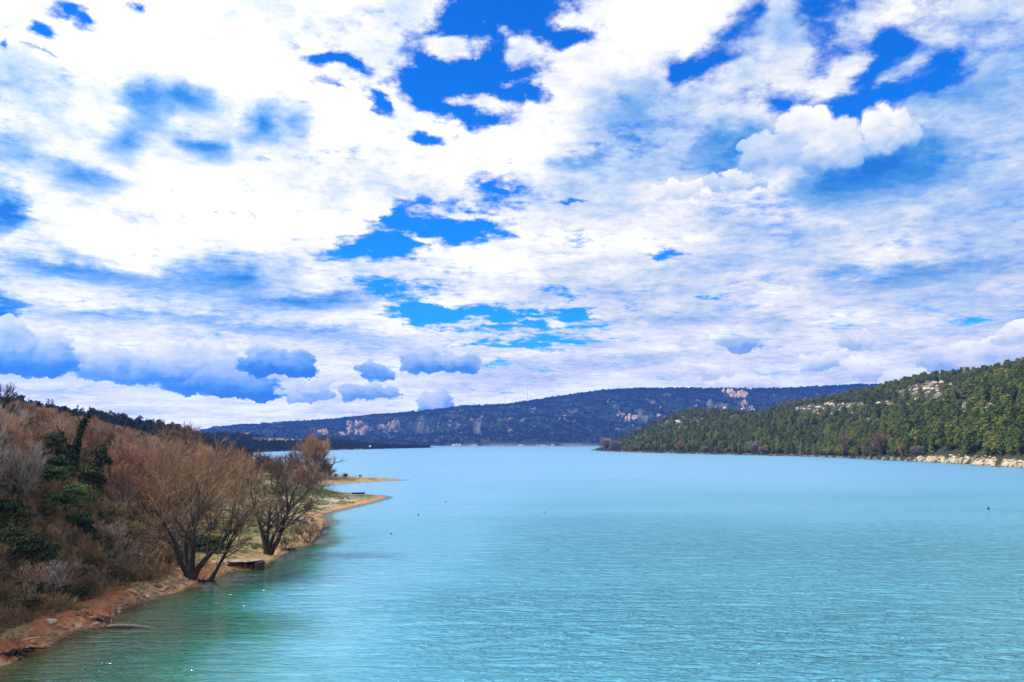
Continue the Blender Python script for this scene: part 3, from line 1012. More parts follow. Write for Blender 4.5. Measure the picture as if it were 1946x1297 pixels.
def place_tree(tp, x, y, z, rot, sc, label, cat, group, parts, name='pine_tree', dark=False):
    h, tm, cm, cmd, jm, jmd = tp
    if parts:
        e = bpy.data.objects.new(name, None)
        COL.objects.link(e)
        e.location = (x, y, z)
        e.rotation_euler = (0, 0, rot)
        e.scale = (sc, sc, sc * 1.02)
        e.empty_display_size = .5
        obj('trunk', tm, e)
        obj('crown', cmd if dark else cm, e)
    else:
        e = obj(name, jmd if dark else jm, None, (x, y, z), rot, sc)
    return tag(e, label, cat, group)


def scatter(name, pts, sources, label, cat, kind='stuff'):
    """one object that repeats the source trees at many points (geometry nodes)"""
    pts = np.array(pts)
    me = bpy.data.meshes.new(name)
    me.vertices.add(len(pts))
    me.vertices.foreach_set('co', pts[:, :3].astype(np.float32).ravel())
    for an, col_ in (('sc', 3), ('rz', 4)):
        at = me.attributes.new(an, 'FLOAT', 'POINT')
        at.data.foreach_set('value', pts[:, col_].astype(np.float32))
    at = me.attributes.new('which', 'INT', 'POINT')
    at.data.foreach_set('value', pts[:, 5].astype(np.int32))
    o = bpy.data.objects.new(name, me)
    COL.objects.link(o)
    ng = bpy.data.node_groups.new(name + '_scatter', 'GeometryNodeTree')
    ng.interface.new_socket('Geometry', in_out='INPUT', socket_type='NodeSocketGeometry')
    ng.interface.new_socket('Geometry', in_out='OUTPUT', socket_type='NodeSocketGeometry')
    G = NT(ng)
    gi, go = G.n('NodeGroupInput'), G.n('NodeGroupOutput')
    jn = G.n('GeometryNodeJoinGeometry')
    for s_ in reversed(sources):
        oi = G.n('GeometryNodeObjectInfo', transform_space='ORIGINAL')
        oi.inputs['Object'].default_value = s_
        oi.inputs['As Instance'].default_value = True
        ng.links.new(oi.outputs['Geometry'], jn.inputs[0])
    ip = G.n('GeometryNodeInstanceOnPoints')
    ip.inputs['Pick Instance'].default_value = True
    ng.links.new(gi.outputs[0], ip.inputs['Points'])
    ng.links.new(jn.outputs[0], ip.inputs['Instance'])

    def attr(nm, ty):
        a = G.n('GeometryNodeInputNamedAttribute', data_type=ty)
        a.inputs['Name'].default_value = nm
        return a.outputs[0]
    ng.links.new(attr('which', 'INT'), ip.inputs['Instance Index'])
    ng.links.new(G.comb(0.0, 0.0, attr('rz', 'FLOAT')), ip.inputs['Rotation'])
    sc_ = attr('sc', 'FLOAT')
    ng.links.new(G.comb(sc_, sc_, sc_), ip.inputs['Scale'])
    ng.links.new(ip.outputs[0], go.inputs[0])
    md = o.modifiers.new('scatter', 'NODES')
    md.node_group = ng
    tag(o, label, cat, None, kind)
    return o


# ================================================================== pines on the right hill
ROCKZONES = [(1560, 776, 60, 16), (1620, 775, 30, 12), (1400, 783, 22, 9), (1253, 798, 24, 8), (1290, 800, 10, 6), (1690, 772, 40, 10), (1745, 745, 44, 22),
             (1790, 768, 16, 10), (1840, 772, 32, 12), (1885, 776, 22, 12), (1770, 722, 30, 8), (1650, 800, 12, 6), (1800, 735, 30, 14)]


def in_rock(px, py):
    return max([1 - math.hypot((px - a) / w, (py - b) / h) for a, b, w, h in ROCKZONES])


rr_ = np.random.RandomState(21)
cand = []
for k in range(26000):
    px = rr_.uniform(1115, 2120)
    sy, cy = np.interp(px, rs_px, rs_Y), np.interp(px, rc_px, rc_Y)
    f = rr_.uniform(0.0, 1.12)
    Y = sy + (cy - sy) * f
    # keep the density per square metre even
    if rr_.uniform() > (Y * (cy - sy)) / (900 * 480.):
        continue
    cand.append(((px - 973) / 1525 * Y, Y))
cand = np.array(cand)
# thin to a minimum spacing
cell = {}
keep = []
for i, (x, y) in enumerate(cand):
    g_ = (int(x // 6.0), int(y // 6.0))
    if g_ in cell:
        continue
    cell[g_] = 1
    keep.append(i)
cand = cand[keep]
cz = height(cand[:, 0], cand[:, 1])
dBc = sdf(B_POLY, cand[:, 0], cand[:, 1])
dens = fbm(cand[:, 0] / 40., cand[:, 1] / 40., 77, 4)
TR = []
for (x, y), z, d, dn in zip(cand, cz, dBc, dens):
    if z < 1.5 or d < 4:
        continue
    px, py = to_px(x, y, z)
    rk = max(in_rock(px, py - 2), in_rock(px, py - 9000. / y), in_rock(px, py - 4500. / y))
    if rk > 0 and py > np.interp(px, rc_px, [p[1] for p in R_CR]) + 14 and rr_.uniform() < min(.95, .62 + rk * 1.2):
        continue
    if dn < .40 and rr_.uniform() < .4:
        continue
    if px > 1740 and d < 9 + 5 * rr_.uniform():
        continue
    top = py < np.interp(px, rc_px, [p[1] for p in R_CR]) + 34
    sc = rr_.uniform(.55, 1.12) * (0.62 if top else 1.0) * np.interp(px, [1120, 1300, 1700, 1950], [.85, 1.15, 1.35, 1.5])
    wh = rr_.randint(len(PINES))
    if top and rr_.uniform() < .5:
        wh = 6 if rr_.uniform() < .6 else 4
    TR.append([x, y, z, sc, rr_.uniform(0, 6.28), wh, px, py, d, PINES[wh][0] * sc / y * 1525])
TR.sort(key=lambda t: -t[9])
print('right pines', len(TR))
N_IND = 205
ZONE_R = {}
src = {}


SHAPE = {'round': 'round-crowned', 'cone': 'slender', 'flat': 'flat-topped'}


def zone_right(px, py, d):
    crest = np.interp(px, rc_px, [p[1] for p in R_CR])
    if py < crest + 26:
        return 'dark pine standing on the skyline of the right-hand hill', 'pines on the crest of the right hill'
    if in_rock(px, py) > -.8:
        return 'olive pine beside pale rock outcrops on the right-hand hill', 'pines by the outcrops of the right hill'
    if d < 30:
        return 'tall green pine at the foot of the right-hand hill, by the shore', 'pines along the right shore'
    if px > 1780:
        return 'tall green pine on the near slope at the right edge', 'pines on the near slope of the right hill'
    return 'mid green pine on the wooded middle slope of the right-hand hill', 'pines on the middle slope of the right hill'


vis = [t for t in TR if t[6] < 1975]
ind, rest = vis[:N_IND], vis[N_IND:] + [t for t in TR if t[6] >= 1975]
for i, t in enumerate(ind):
    lab, grp = zone_right(t[6], t[7], t[8])
    lab, grp = SHAPE[spec[t[5]][0]] + ' ' + lab, SHAPE[spec[t[5]][0]] + ' ' + grp
    parts = i < 70
    o = place_tree(PINES[t[5]], t[0], t[1], t[2] - .3, t[4], t[3], lab, 'pine tree', grp, parts)
    if not parts and t[5] not in src:
        src[t[5]] = o
order = sorted(src)
remap = {w: i for i, w in enumerate(order)}
scatter('pine_forest', [[t[0], t[1], t[2] - .3, t[3], t[4], remap.get(t[5], 0)] for t in rest], [src[w] for w in order],
        'dense green pine forest covering the rest of the right-hand hill', 'forest')

# ================================================================== pines on the left hill and the headland
cand = []
for k in range(16000):
    px = rr_.uniform(-250, 640)
    cy = np.interp(px, lc_px, lc_Y)
    Y = cy - 200 + 250 * rr_.uniform() if px < 480 else 0
    if Y <= 0 or rr_.uniform() > .5:
        continue
    cand.append(((px - 973) / 1525 * Y, Y, 0))
cell = {}
TL = []
for (x, y, q) in cand:
    g_ = (int(x // 5.2), int(y // 5.2))
    if g_ in cell:
        continue
    cell[g_] = 1
    TL.append((x, y))
TL = np.array(TL)
tz = height(TL[:, 0], TL[:, 1])
LL = []
for (x, y), z in zip(TL, tz):
    px, py = to_px(x, y, z)
    if z < 1.2:
        continue
    crest_d = np.interp(px, lc_px, lc_Y) - y
    sc = rr_.uniform(.45, .85) if crest_d < 60 else rr_.uniform(.5, .8)
    LL.append([x, y, z, sc, rr_.uniform(0, 6.28), rr_.randint(len(PINES)), px, py, crest_d, sc / y])
LL.sort(key=lambda t: abs(t[8] - 5))
indL = [t for t in LL if -5 < t[6] < 470][:62]
ids = set(id(t) for t in indL)
src2 = {}
for i, t in enumerate(indL):
    o = place_tree(PINES[t[5]], t[0], t[1], t[2] - .3, t[4], t[3], SHAPE[spec[t[5]][0]] + ' small dark pine on the skyline of the left-hand hill', 'pine tree',
                   SHAPE[spec[t[5]][0]] + ' pines on the crest of the left hill', False, dark=True)
    src2.setdefault(t[5], o)
order2 = sorted(src2)
remap2 = {w: i for i, w in enumerate(order2)}
restL = [t for t in LL if id(t) not in ids]
# headland wood, darker and smaller
for k in range(5200):
    px = rr_.uniform(380, 838)
    y0_, y1_ = np.interp(px, hc_px, hs_Y), np.interp(px, hc_px, hc_Y)
    Y = y0_ + 8 + (y1_ - y0_ + 20) * rr_.uniform()
    restL.append([(px - 973) / 1525 * Y, Y, 0, rr_.uniform(.4, .85), rr_.uniform(0, 6.28), rr_.randint(len(PINES)), px, 0, 0, 0])
XY = np.array([[t[0], t[1]] for t in restL])
ZZ = height(XY[:, 0], XY[:, 1])
kept = []
for t, z in zip(restL, ZZ):
    if z < 1.0:
        continue
    if t[1] > 1200:
        px, py = to_px(t[0], t[1], z)
        if 478 < px < 580 and 831 < py < 842 + (580 - px) * .02:
            continue
    kept.append([t[0], t[1], z - .3, t[3], t[4], remap2.get(t[5], 0)])
scatter('dark_pine_wood', kept, [src2[w] for w in order2], 'dark evergreen wood on the left hill and the low headland across the bay', 'wood')


# ================================================================== forest on the far ridge
def far_bush(seed, n=46):
    rs = np.random.RandomState(seed)
    lobes = [(rs.uniform(-2, 2), rs.uniform(-2, 2), 4 + rs.uniform(-1.5, 2.5), 2.6, 2.2) for _ in range(5)] + [(0, 0, 3.5, 3.6, 3.2)]
    return leaf_cloud(seed, lobes, n, 2.0, .5)


far_src = []
for i in range(3):
    V, F = far_bush(300 + i)
    me = mesh_from('far_tree', V, F, [M_FAR])
    px = [1062, 1420, 900][i]
    Y = float(np.interp(px, fc_px, fc_Y))
    x = (px - 973) / 1525 * Y
    o = obj('ridge_tree', me, None, (x, Y, ground_z(x, Y) - 1), 0, 2.1)
    tag(o, ['large dark tree on the far ridge just right of the tall mast', 'large dark tree on the far ridge above the pink cliff', 'large dark tree standing up on the far ridge left of the masts'][i], 'tree', 'trees on the far ridge')
    far_src.append(o)
pts = []
px = rr_.uniform(380, 1990, 64000)
fyy = np.interp(px, fc_px, fc_Y)
f = rr_.uniform(0.0, 1.03, len(px)) ** .85
Y = FS_Y + 20 + (fyy - FS_Y) * f
ncl = len(px)
# a ragged line of crest trees
pxc = rr_.uniform(380, 1990, 3200)
Yc = np.interp(pxc, fc_px, fc_Y) + rr_.uniform(-60, 40, len(pxc))
px, Y = np.concatenate([px, pxc]), np.concatenate([Y, Yc])
X = (px - 973) / 1525 * Y
Z = height(X, Y)
dn = fbm(X / 60., Y / 110., 61, 5)
dn2 = fbm(X / 25., Y / 50., 63, 3)
FCL = [(680, 815, 22, 14), (665, 806, 8, 6), (690, 822, 10, 8), (722, 812, 7, 8), (735, 815, 10, 11), (752, 811, 10, 12), (705, 815, 6, 6), (614, 822, 12, 6), (655, 826, 10, 6),
       (1398, 750, 26, 8), (1412, 768, 9, 8), (1427, 778, 9, 5), (1198, 795, 14, 6), (968, 818, 6, 6), (1180, 788, 8, 8), (1470, 752, 3, 3)]
cl_a = rr_.uniform(0, 1, len(px))
for i in range(len(px)):
    if Z[i] < 2:
        continue
    crest = i >= ncl
    if not crest:
        if dn[i] > .655 and cl_a[i] < .85:
            continue
        ppx, ppy = to_px(X[i], Y[i], Z[i])
        if any(abs(ppx - a) < w * .9 and abs(ppy - b) < h * .8 for a, b, w, h in FCL):
            continue
    pts.append([X[i], Y[i], Z[i] - 1.0, (rr_.uniform(.5, 1.5) if not crest else rr_.uniform(.5, 1.9) ** 1.3), rr_.uniform(0, 6.28), rr_.randint(3)])
scatter('ridge_forest', pts, far_src, 'blue hazy forest covering the long far ridge', 'forest')


# ================================================================== left bank: bare trees
def tree_meshes(seed, **kw):
    a, b, c_ = bare_tree(seed, **kw)
    return (mesh_from('trunk', a[0], a[1], [M_BARK], smooth=True), mesh_from('branches', b[0], b[1], [M_BARK]), mesh_from('twigs', c_[0], c_[1], [M_TWIG]))


def put_bare(ms, x, y, z, rot, sc, label, cat='bare tree', group=None, name='bare_tree', bark=None, twig=None, branch_m=None):
    e = bpy.data.objects.new(name, None)
    COL.objects.link(e)
    e.location = (x, y, z)
    e.rotation_euler = (0, 0, rot)
    e.scale = (sc,) * 3
    e.empty_display_size = .5
    for nm, me, m_ in zip(('trunk', 'branches', 'twigs'), ms, (bark, branch_m or bark, twig)):
        o = obj(nm, me, e)
        if m_ is not None:
            o.material_slots[0].link = 'OBJECT'
            o.material_slots[0].material = m_
    return tag(e, label, cat, group)


def gpos(px, Y):
    x = (px - 973) / 1525 * Y
    return x, Y, ground_z(x, Y)


def base_at(px, py):
    x, y, z = hit(px, py, 40, 900)
    return float(x), float(y), float(z)


# large individual trees of the shore
x, y, z = base_at(362, 1098)
ms = tree_meshes(901, H=13.6, r0=.36, stems=5, n1=8, n2=6, n3=4, tw=.018, up=.035, clear=.26, l1=.46, twist=.12,
                 stem_dirs=[(.14, .0, 1, 1.0), (-.40, .1, 1, .92), (.46, .1, 1, .92), (-.12, -.35, 1, .8), (.02, .45, 1, .95)])
put_bare(ms, x, y, z, 0, 1, 'tallest bare willow with a thick dark trunk standing at the water\'s edge', name='willow_tree', bark=M_DBARK, branch_m=M_BARK, twig=M_GOLD)
x, y, z = base_at(398, 1103)
ms = tree_meshes(902, H=11.5, r0=.26, stems=2, n1=7, n2=6, n3=8, tw=.015, up=.05, clear=.40, l1=.45, twist=.12, stem_dirs=[(.42, .05, 1, 1.0), (.62, .3, 1, .72)])
put_bare(ms, x, y, z, 0, 1, 'dark bare tree leaning right over the water, rooted in the waterline', name='willow_tree', bark=M_DBARK, branch_m=M_DBARK, twig=M_DTWIG)
x, y, z = base_at(508, 1054)
ms = tree_meshes(903, H=15.2, r0=.42, stems=5, n1=9, n2=6, n3=5, tw=.016, up=.0, clear=.24, l1=.44, twist=.12,
                 stem_dirs=[(-.34, .1, 1, .84), (-.06, .1, 1, .95), (.26, -.1, 1, 1.0), (.80, .0, 1, .90), (.50, .3, 1, .88)])
put_bare(ms, x, y, z, 0, 1, 'bare tree with a short black trunk splitting into a fan of stems on the shore', name='willow_tree', bark=M_DBARK, branch_m=M_BARK, twig=M_DTWIG)
x, y, z = base_at(540, 1035)
ms = tree_meshes(904, H=13.0, r0=.13, stems=1, n1=9, n2=6, n3=6, tw=.014, up=.12, clear=.45, l1=.30)
put_bare(ms, x - 1.2, y + 9, z, 0.4, 1, 'slender tree with pale grey stem and whitish branches behind the fan-shaped tree', name='willow_tree', bark=M_PBARK, branch_m=M_PBARK, twig=M_GREYT)

ms_big = [tree_meshes(910 + i, H=12, r0=.24, stems=3 + i % 2, n1=8, n2=6, n3=7, tw=.020, up=.045, clear=.22, l1=.50, spread=.6) for i in range(3)]
for (px, Y, H_, k, lab, tw) in [
        (322, 112, 12.0, 0, 'golden brown bare tree left of the tallest willow, on the flat shore', M_GOLD),
        (290, 128, 11.5, 1, 'russet bare tree at the foot of the brushy slope, behind the stony beach', M_TWIG),
        (415, 132, 12.0, 2, 'golden brown bare tree behind the leaning tree, on the dry grass', M_GOLD),
        (452, 150, 12.5, 0, 'golden bare tree with a broad dome of twigs between the two dark trunks', M_GOLD),
        (368, 155, 13.2, 1, 'broad golden crowned bare tree behind the tallest willow', M_GOLD),
        (340, 195, 12.8, 2, 'rust topped bare tree on the far side of the dry meadow', M_TWIG),
        (418, 215, 13.0, 0, 'russet bare tree at the back of the meadow, below the dark headland', M_TWIG),
        (455, 240, 12.5, 1, 'brown bare tree beside the dark layered conifer', M_TWIG)]:
    x, y, z = gpos(px, Y)
    put_bare(ms_big[k], x, y, z, px * .7, H_ / 12, lab, name='bare_tree', bark=M_BARK, branch_m=M_GOLD if tw == M_GOLD else M_BARK, twig=tw)

x, y, z = gpos(603, 318)
ms = tree_meshes(921, H=17.5, r0=.45, stems=5, n1=9, n2=7, n3=9, tw=.040, up=.04, clear=.15, l1=.55, spread=.7)
put_bare(ms, x, y, z, 0, 1, 'wide dark bare tree with golden top at the root of the sandy spits', name='willow_tree', bark=M_DBARK, branch_m=M_DTWIG, twig=M_GOLD)
ms = tree_meshes(922, H=9, r0=.22, stems=6, n1=8, n2=7, n3=9, tw=.040, up=.05, clear=.1, l1=.55, spread=.8)
for (px, Y, s_, lab, tw) in [(562, 285, 1.15, 'round reddish brown bush left of the wide dark tree on the spit', M_DTWIG), (618, 312, .85, 'dark low bush at the right foot of the wide dark tree', M_DTWIG),
                             (585, 262, .9, 'brown bush in front of the wide dark tree by the inlet', M_TWIG), (530, 300, .95, 'dark brown bush on the dry flat by the far inlet', M_DTWIG),
                             (500, 330, 1.0, 'brown bush standing between the conifer and the far inlet', M_DTWIG)]:
    x, y, z = gpos(px, Y)
    put_bare(ms, x, y, z, px, s_, lab, 'bush', None, 'bush', bark=M_DBARK, twig=tw)
x, y, z = base_at(596, 1033)
ms = tree_meshes(923, H=4.6, r0=.07, stems=9, n1=5, n2=4, n3=4, tw=.014, up=.02, clear=.15, l1=.5, spread=1.3)
put_bare(ms, x - .6, y, z - .1, 0, 1, 'low spreading bare bush standing in the edge of the water', 'bush', None, 'bush', bark=M_DBARK, twig=M_DTWIG)
x, y, z = base_at(540, 1046)
put_bare(ms, x, y, z - .1, 2, .62, 'small dark bush between the fan-shaped tree and the water', 'bush', None, 'bush', bark=M_DBARK, twig=M_DTWIG)

ms_spit = ms_low = tree_meshes(924, H=7, r0=.12, stems=7, n1=6, n2=5, n3=6, tw=.05, up=.03, clear=.1, l1=.5, spread=1.0)
LEAFY = [
        (58, 1010, 72, 3.2, 5.4, M_OAK, 'layered blue-green evergreen bush, lowest on the left slope'),
        (22, 975, 76, 3.0, 4.4, M_OAK, 'dark evergreen bush at the left edge, above the blue-green one'),
        (150, 962, 92, 3.4, 4.4, M_FRESH, 'bright fresh green bush in the middle of the thicket'),
        (108, 940, 95, 2.8, 3.6, M_FRESH, 'yellow-green bush left of the bright fresh green one'),
        (166, 1040, 84, 3.2, 3.2, M_OAK, 'round dark green bush above the clay bank'),
        (88, 880, 108, 5.6, 6.4, M_PINE_DARK, 'wide dark juniper in the upper thicket left of the ivy tree'),
        (112, 905, 102, 3.4, 4.6, M_PINE_DARK, 'small dark juniper just below the wide one'),
        (38, 845, 120, 5.0, 4.0, M_OAK, 'dark green bush high on the slope near the left edge'),
        (14, 800, 135, 3.8, 5.0, M_PINE_DARK, 'dark bush under the skyline at the left edge'),
        (196, 905, 112, 6.2, 3.2, M_PINE_DARK, 'narrow dark evergreen right of the ivy tree'),
        (176, 930, 104, 4.0, 3.4, M_OAK, 'dark green bush under the narrow evergreen'),
        (128, 985, 88, 2.6, 3.8, M_OAK, 'low dark green bush above the round one'),
        (338, 858, 230, 7.5, 8.0, M_PINE_DARK, 'dark round pine rising behind the golden crowns'),
        (312, 862, 225, 5.0, 5.5, M_PINE_DARK, 'smaller dark pine left of the round one behind the golden crowns'),
        (208, 868, 140, 4.6, 4.6, M_OAK, 'olive bush high in the thicket under the left skyline'),
        (404, 1045, 106, 2.2, 4.2, M_OAK, 'green bush behind the leaning tree'),
        (348, 1050, 104, 1.8, 3.6, M_FRESH, 'grassy green bush behind the tallest willow'),
        (258, 905, 120, 4.4, 6.4, M_RUST, 'rust red leafy bush in the middle of the left bank'),
        (300, 925, 118, 3.0, 5.0, M_RUST, 'rust brown bush beside the pale gravel behind the willows'),
        (215, 842, 190, 4.0, 6.5, M_RUST, 'rust coloured bush at the top of the thicket'),
        (402, 925, 200, 4.0, 9.0, M_RUST, 'low rust brown bush on the meadow behind the golden trees')]
OPEN = [(p[0], p[2], p[4] * .5 + 1.5) for p in LEAFY if p[2] < 200] + [(142, 112, 2.6)]


def keeps_view(x, Y):
    """leave the evergreens and the ivy tree in sight"""
    for (p0, Y0, w0) in OPEN:
        if Y0 - 16 < Y < Y0 + 1.5 and abs(x - (p0 - 973) / 1525 * Y) < w0 * .8:
            return False
    return True


# the thicket on the slope
TH = [tree_meshes(930 + i, H=6.5, r0=.10 + .02 * (i % 3), stems=[3, 4, 2, 5, 3, 4][i], n1=8, n2=6, n3=8, tw=.017, up=[.12, .08, .10, .14, .06, .10][i], clear=.2, l1=.45, spread=[.35, .55, .3, .5, .7, .4][i]) for i in range(6)]
SHR = [tree_meshes(950 + i, H=2.6, r0=.035, stems=7, n1=4, n2=4, n3=5, tw=.010, up=.04, clear=.15, l1=.5, spread=.9) for i in range(3)]
rb = np.random.RandomState(77)
cell = {}
spots = []
for k in range(5000):
    Y = 44 + 290 * rb.uniform() ** 1.3
    s = rb.uniform(-1, 78)
    x = float(np.interp(Y, FOOT[:, 0], FOOT[:, 1])) - s
    px = 973 + 1525 * x / Y
    if px < -170 or px > 455:
        continue
    c0 = 3.7 if Y < 110 else (4.6 if Y < 180 else 6.0)
    g_ = (int(x // c0), int(Y // c0))
    if g_ in cell:
        continue
    cell[g_] = 1
    spots.append((x, Y, s, px))
sx_ = np.array(spots)
sz = height(sx_[:, 0], sx_[:, 1])
sd_ = sdf(A_POLY, sx_[:, 0], sx_[:, 1])
cnt = 0
ENV_PX = [-200, 0, 60, 130, 200, 260, 320, 400, 470]
ENV_PY = [745, 762, 772, 788, 806, 822, 838, 846, 852]
TLIST = []
for (x, Y, s, px), z, d in sorted(zip(spots, sz, sd_), key=lambda t: t[0][1]):
    if d < 2.0 or (not keeps_view(x, Y) and s > 2.5):
        continue
    ppx, ppy = to_px(x, Y, z)
    low = (d < 11 and Y < 105) or s < 2.5
    ztop = z_at(px, float(np.interp(px, ENV_PX, ENV_PY)) + rb.uniform(-5, 14), Y)       # tops stay under the slope's skyline
    Hn = rb.uniform(2.0, 3.6) if low else rb.uniform(5.0, 8.0)
    Hn = min(Hn, ztop - z)
    if Hn < 1.4:
        continue
    if rb.uniform() < .10 and not low:
        continue
    k = rb.uniform()
    TLIST.append((x, Y, z, Hn, px, ppy, k, low))
lab_cnt = {}
for (x, Y, z, Hn, px, ppy, k, low) in TLIST[:285]:
    if low or Hn < 3:
        tw = [M_GREYT, M_TWIG, M_DTWIG][rb.randint(3)]
        nm = {M_GREYT: 'grey', M_TWIG: 'reddish brown', M_DTWIG: 'dark brown'}[tw]
        where = 'low on the clay bank above the water' if Y < 105 else 'on the upper part of the brushy slope'
        put_bare(SHR[rb.randint(3)], x, Y, z - .05, rb.uniform(0, 6.3), Hn / 2.4, '%s leafless shrub %s' % (nm, where), 'shrub', '%s shrubs %s' % (nm, where), 'shrub', bark=M_BARK, twig=tw)
    else:
        if px < 110:
            tw = M_GREYT if k < .38 else M_TWIG
        else:
            tw = M_TWIG if k < .55 else (M_GOLD if k < .72 else M_GREYT)
        nm = {M_GREYT: 'grey twigged', M_TWIG: 'reddish brown', M_GOLD: 'golden brown'}[tw]
        if Y < 80:
            where = 'at the left edge, near the camera'
        elif Y < 120:
            where = 'in the middle of the thicket on the left slope'
        elif Y < 190:
            where = 'high in the thicket below the dark pine skyline'
        else:
            where = 'in the far thicket at the back of the left bank'
        put_bare(TH[rb.randint(6)], x, Y, z - .1, rb.uniform(0, 6.3), Hn / 6.3, '%s bare tree %s' % (nm, where), 'bare tree', '%s bare trees %s' % (nm, where), 'bare_tree',
                 bark=[M_BARK, M_DBARK, M_PBARK, M_BARK][rb.randint(4)], twig=tw)
print('bank trees', len(TLIST))


# evergreens and leafy bushes, each in its own spot
def leafy(seed, H, W_, n, size, m_, flatness=.8):
    rs = np.random.RandomState(seed)
    lobes = []
    for i in range(13):
        a_ = i * 2.4
        f_ = (i + .5) / 13
        q = W_ * .5 * math.sqrt(rs.uniform(.05, 1)) * (1 - f_ * .55)
        lobes.append((math.cos(a_) * q, math.sin(a_) * q, H * (.2 + .68 * f_), W_ * rs.uniform(.17, .30), H * rs.uniform(.10, .18) * flatness))
    V, F = leaf_cloud(seed, lobes, n, size, .6)
    st = []
    for l in lobes[::2]:
        st.append((np.array([[0, 0, -.3], [l[0] * .5, l[1] * .5, l[2] * .55], [l[0], l[1], l[2]]]), [.09, .06, .02], 5))
    tV, tF = tubes(st)
    return mesh_from('stems', tV, tF, [M_DBARK]), mesh_from('foliage', V, F, [m_])


for i, (px, py, Y, H_, W_, m_, lab) in enumerate(LEAFY):
    x, y, z = gpos(px, Y)
    e = bpy.data.objects.new('evergreen_bush' if m_ != M_RUST else 'rust_bush', None)
    COL.objects.link(e)
    e.location = (x, y, z - .2)
    a_, b_ = leafy(1000 + i, H_, W_, int(1300 + 200 * H_ * W_ / 3), .11 + .0007 * Y, m_)
    obj('stems', a_, e)
    obj('foliage', b_, e)
    tag(e, lab, 'bush')

# conifer with layered boughs by the bay
x, y, z = gpos(474, 262)
e = tag(obj('conifer_tree', None, None, (x, y, z - .3)), 'dark olive layered conifer standing at the left end of the far inlet', 'conifer')
(tV, tF), (cV, cF) = pine_parts(1200, 12.5, 1.05, 1900, .42, 'cone')
obj('trunk', mesh_from('conifer_trunk', tV, tF, [M_DBARK]), e)
obj('crown', mesh_from('conifer_crown', cV, cF, [M_PINE_DARK]), e)

# ivy-clad forked tree
x, y, z = gpos(142, 112)
e = tag(obj('ivy_tree', None, None, (x, y, z - .3), 0, 1.08), 'forked dead tree wrapped in dark ivy, standing out of the thicket', 'tree')
fk = [(np.array([[0, 0, 0], [.1, 0, 2.5], [.35, 0, 4.6], [.75, 0, 6.6], [1.5, 0, 8.2]]), [.42, .36, .28, .20, .08], 8),
      (np.array([[.1, 0, 2.4], [-.7, 0, 4.2], [-1.7, .1, 5.8], [-2.6, .2, 7.0]]), [.22, .17, .11, .04], 6),
      (np.array([[.2, 0, 3.4], [1.2, 0, 4.1], [2.0, .1, 4.3]]), [.12, .08, .03], 5),
      (np.array([[.75, 0, 6.4], [.6, 0, 7.6], [.1, 0, 8.5]]), [.14, .09, .03], 5)]
tV, tF = tubes(fk)
obj('trunk', mesh_from('ivy_trunk', tV, tF, [M_DBARK], smooth=True), e)
lb = []
for t_ in np.linspace(.15, 1, 12):
    p = [np.interp(t_ * 4, range(5), fk[0][0][:, j]) for j in range(3)]
    lb.append((p[0], p[1], p[2], .62 * (1.15 - t_ * .55), .55))
for t_ in np.linspace(0, .7, 5):
    p = [np.interp(t_ * 3, range(4), fk[1][0][:, j]) for j in range(3)]
    lb.append((p[0], p[1], p[2], .33, .35))
V, F = leaf_cloud(1300, lb, 2200, .17, .7)
obj('ivy', mesh_from('ivy', V, F, [M_OAK]), e)
a_, b_, c_ = bare_tree(1310, H=3.2, r0=.05, stems=3, n1=5, n2=3, n3=4, tw=.014)
obj('twigs', mesh_from('ivy_tree_twigs', np.concatenate([b_[0]]) + np.array([-2.2, .1, 5.6]), b_[1], [M_TWIG]), e)

# bare tree at the far left skyline
x, y, z = gpos(-14, 128)
put_bare(TH[2], x, y, z, 1.0, 1.25, 'thin bare tree poking above the skyline at the left edge', bark=M_DBARK, twig=M_DTWIG)


# ------------------------------------------------------------------ undergrowth and grass (uncountable)
def tuft(seed, n=26, h=.55, w=.35, m_=None, wd=.02):
    rs = np.random.RandomState(seed)
    V, F = [], []
    for i in range(n):
        a = rs.uniform(0, 6.28)
        q = rs.uniform(0, w * .5)
        b = np.array([math.cos(a) * q, math.sin(a) * q, -.03])
        t_ = b + np.array([math.cos(a) * rs.uniform(.1, w), math.sin(a) * rs.uniform(.1, w), h * rs.uniform(.5, 1.1)])
        sd2 = np.array([-math.sin(a), math.cos(a), 0]) * wd
        V += [b - sd2, b + sd2, t_]
        F.append([3 * i, 3 * i + 1, 3 * i + 2])
    return mesh_from('tuft', V, np.array(F), [m_])


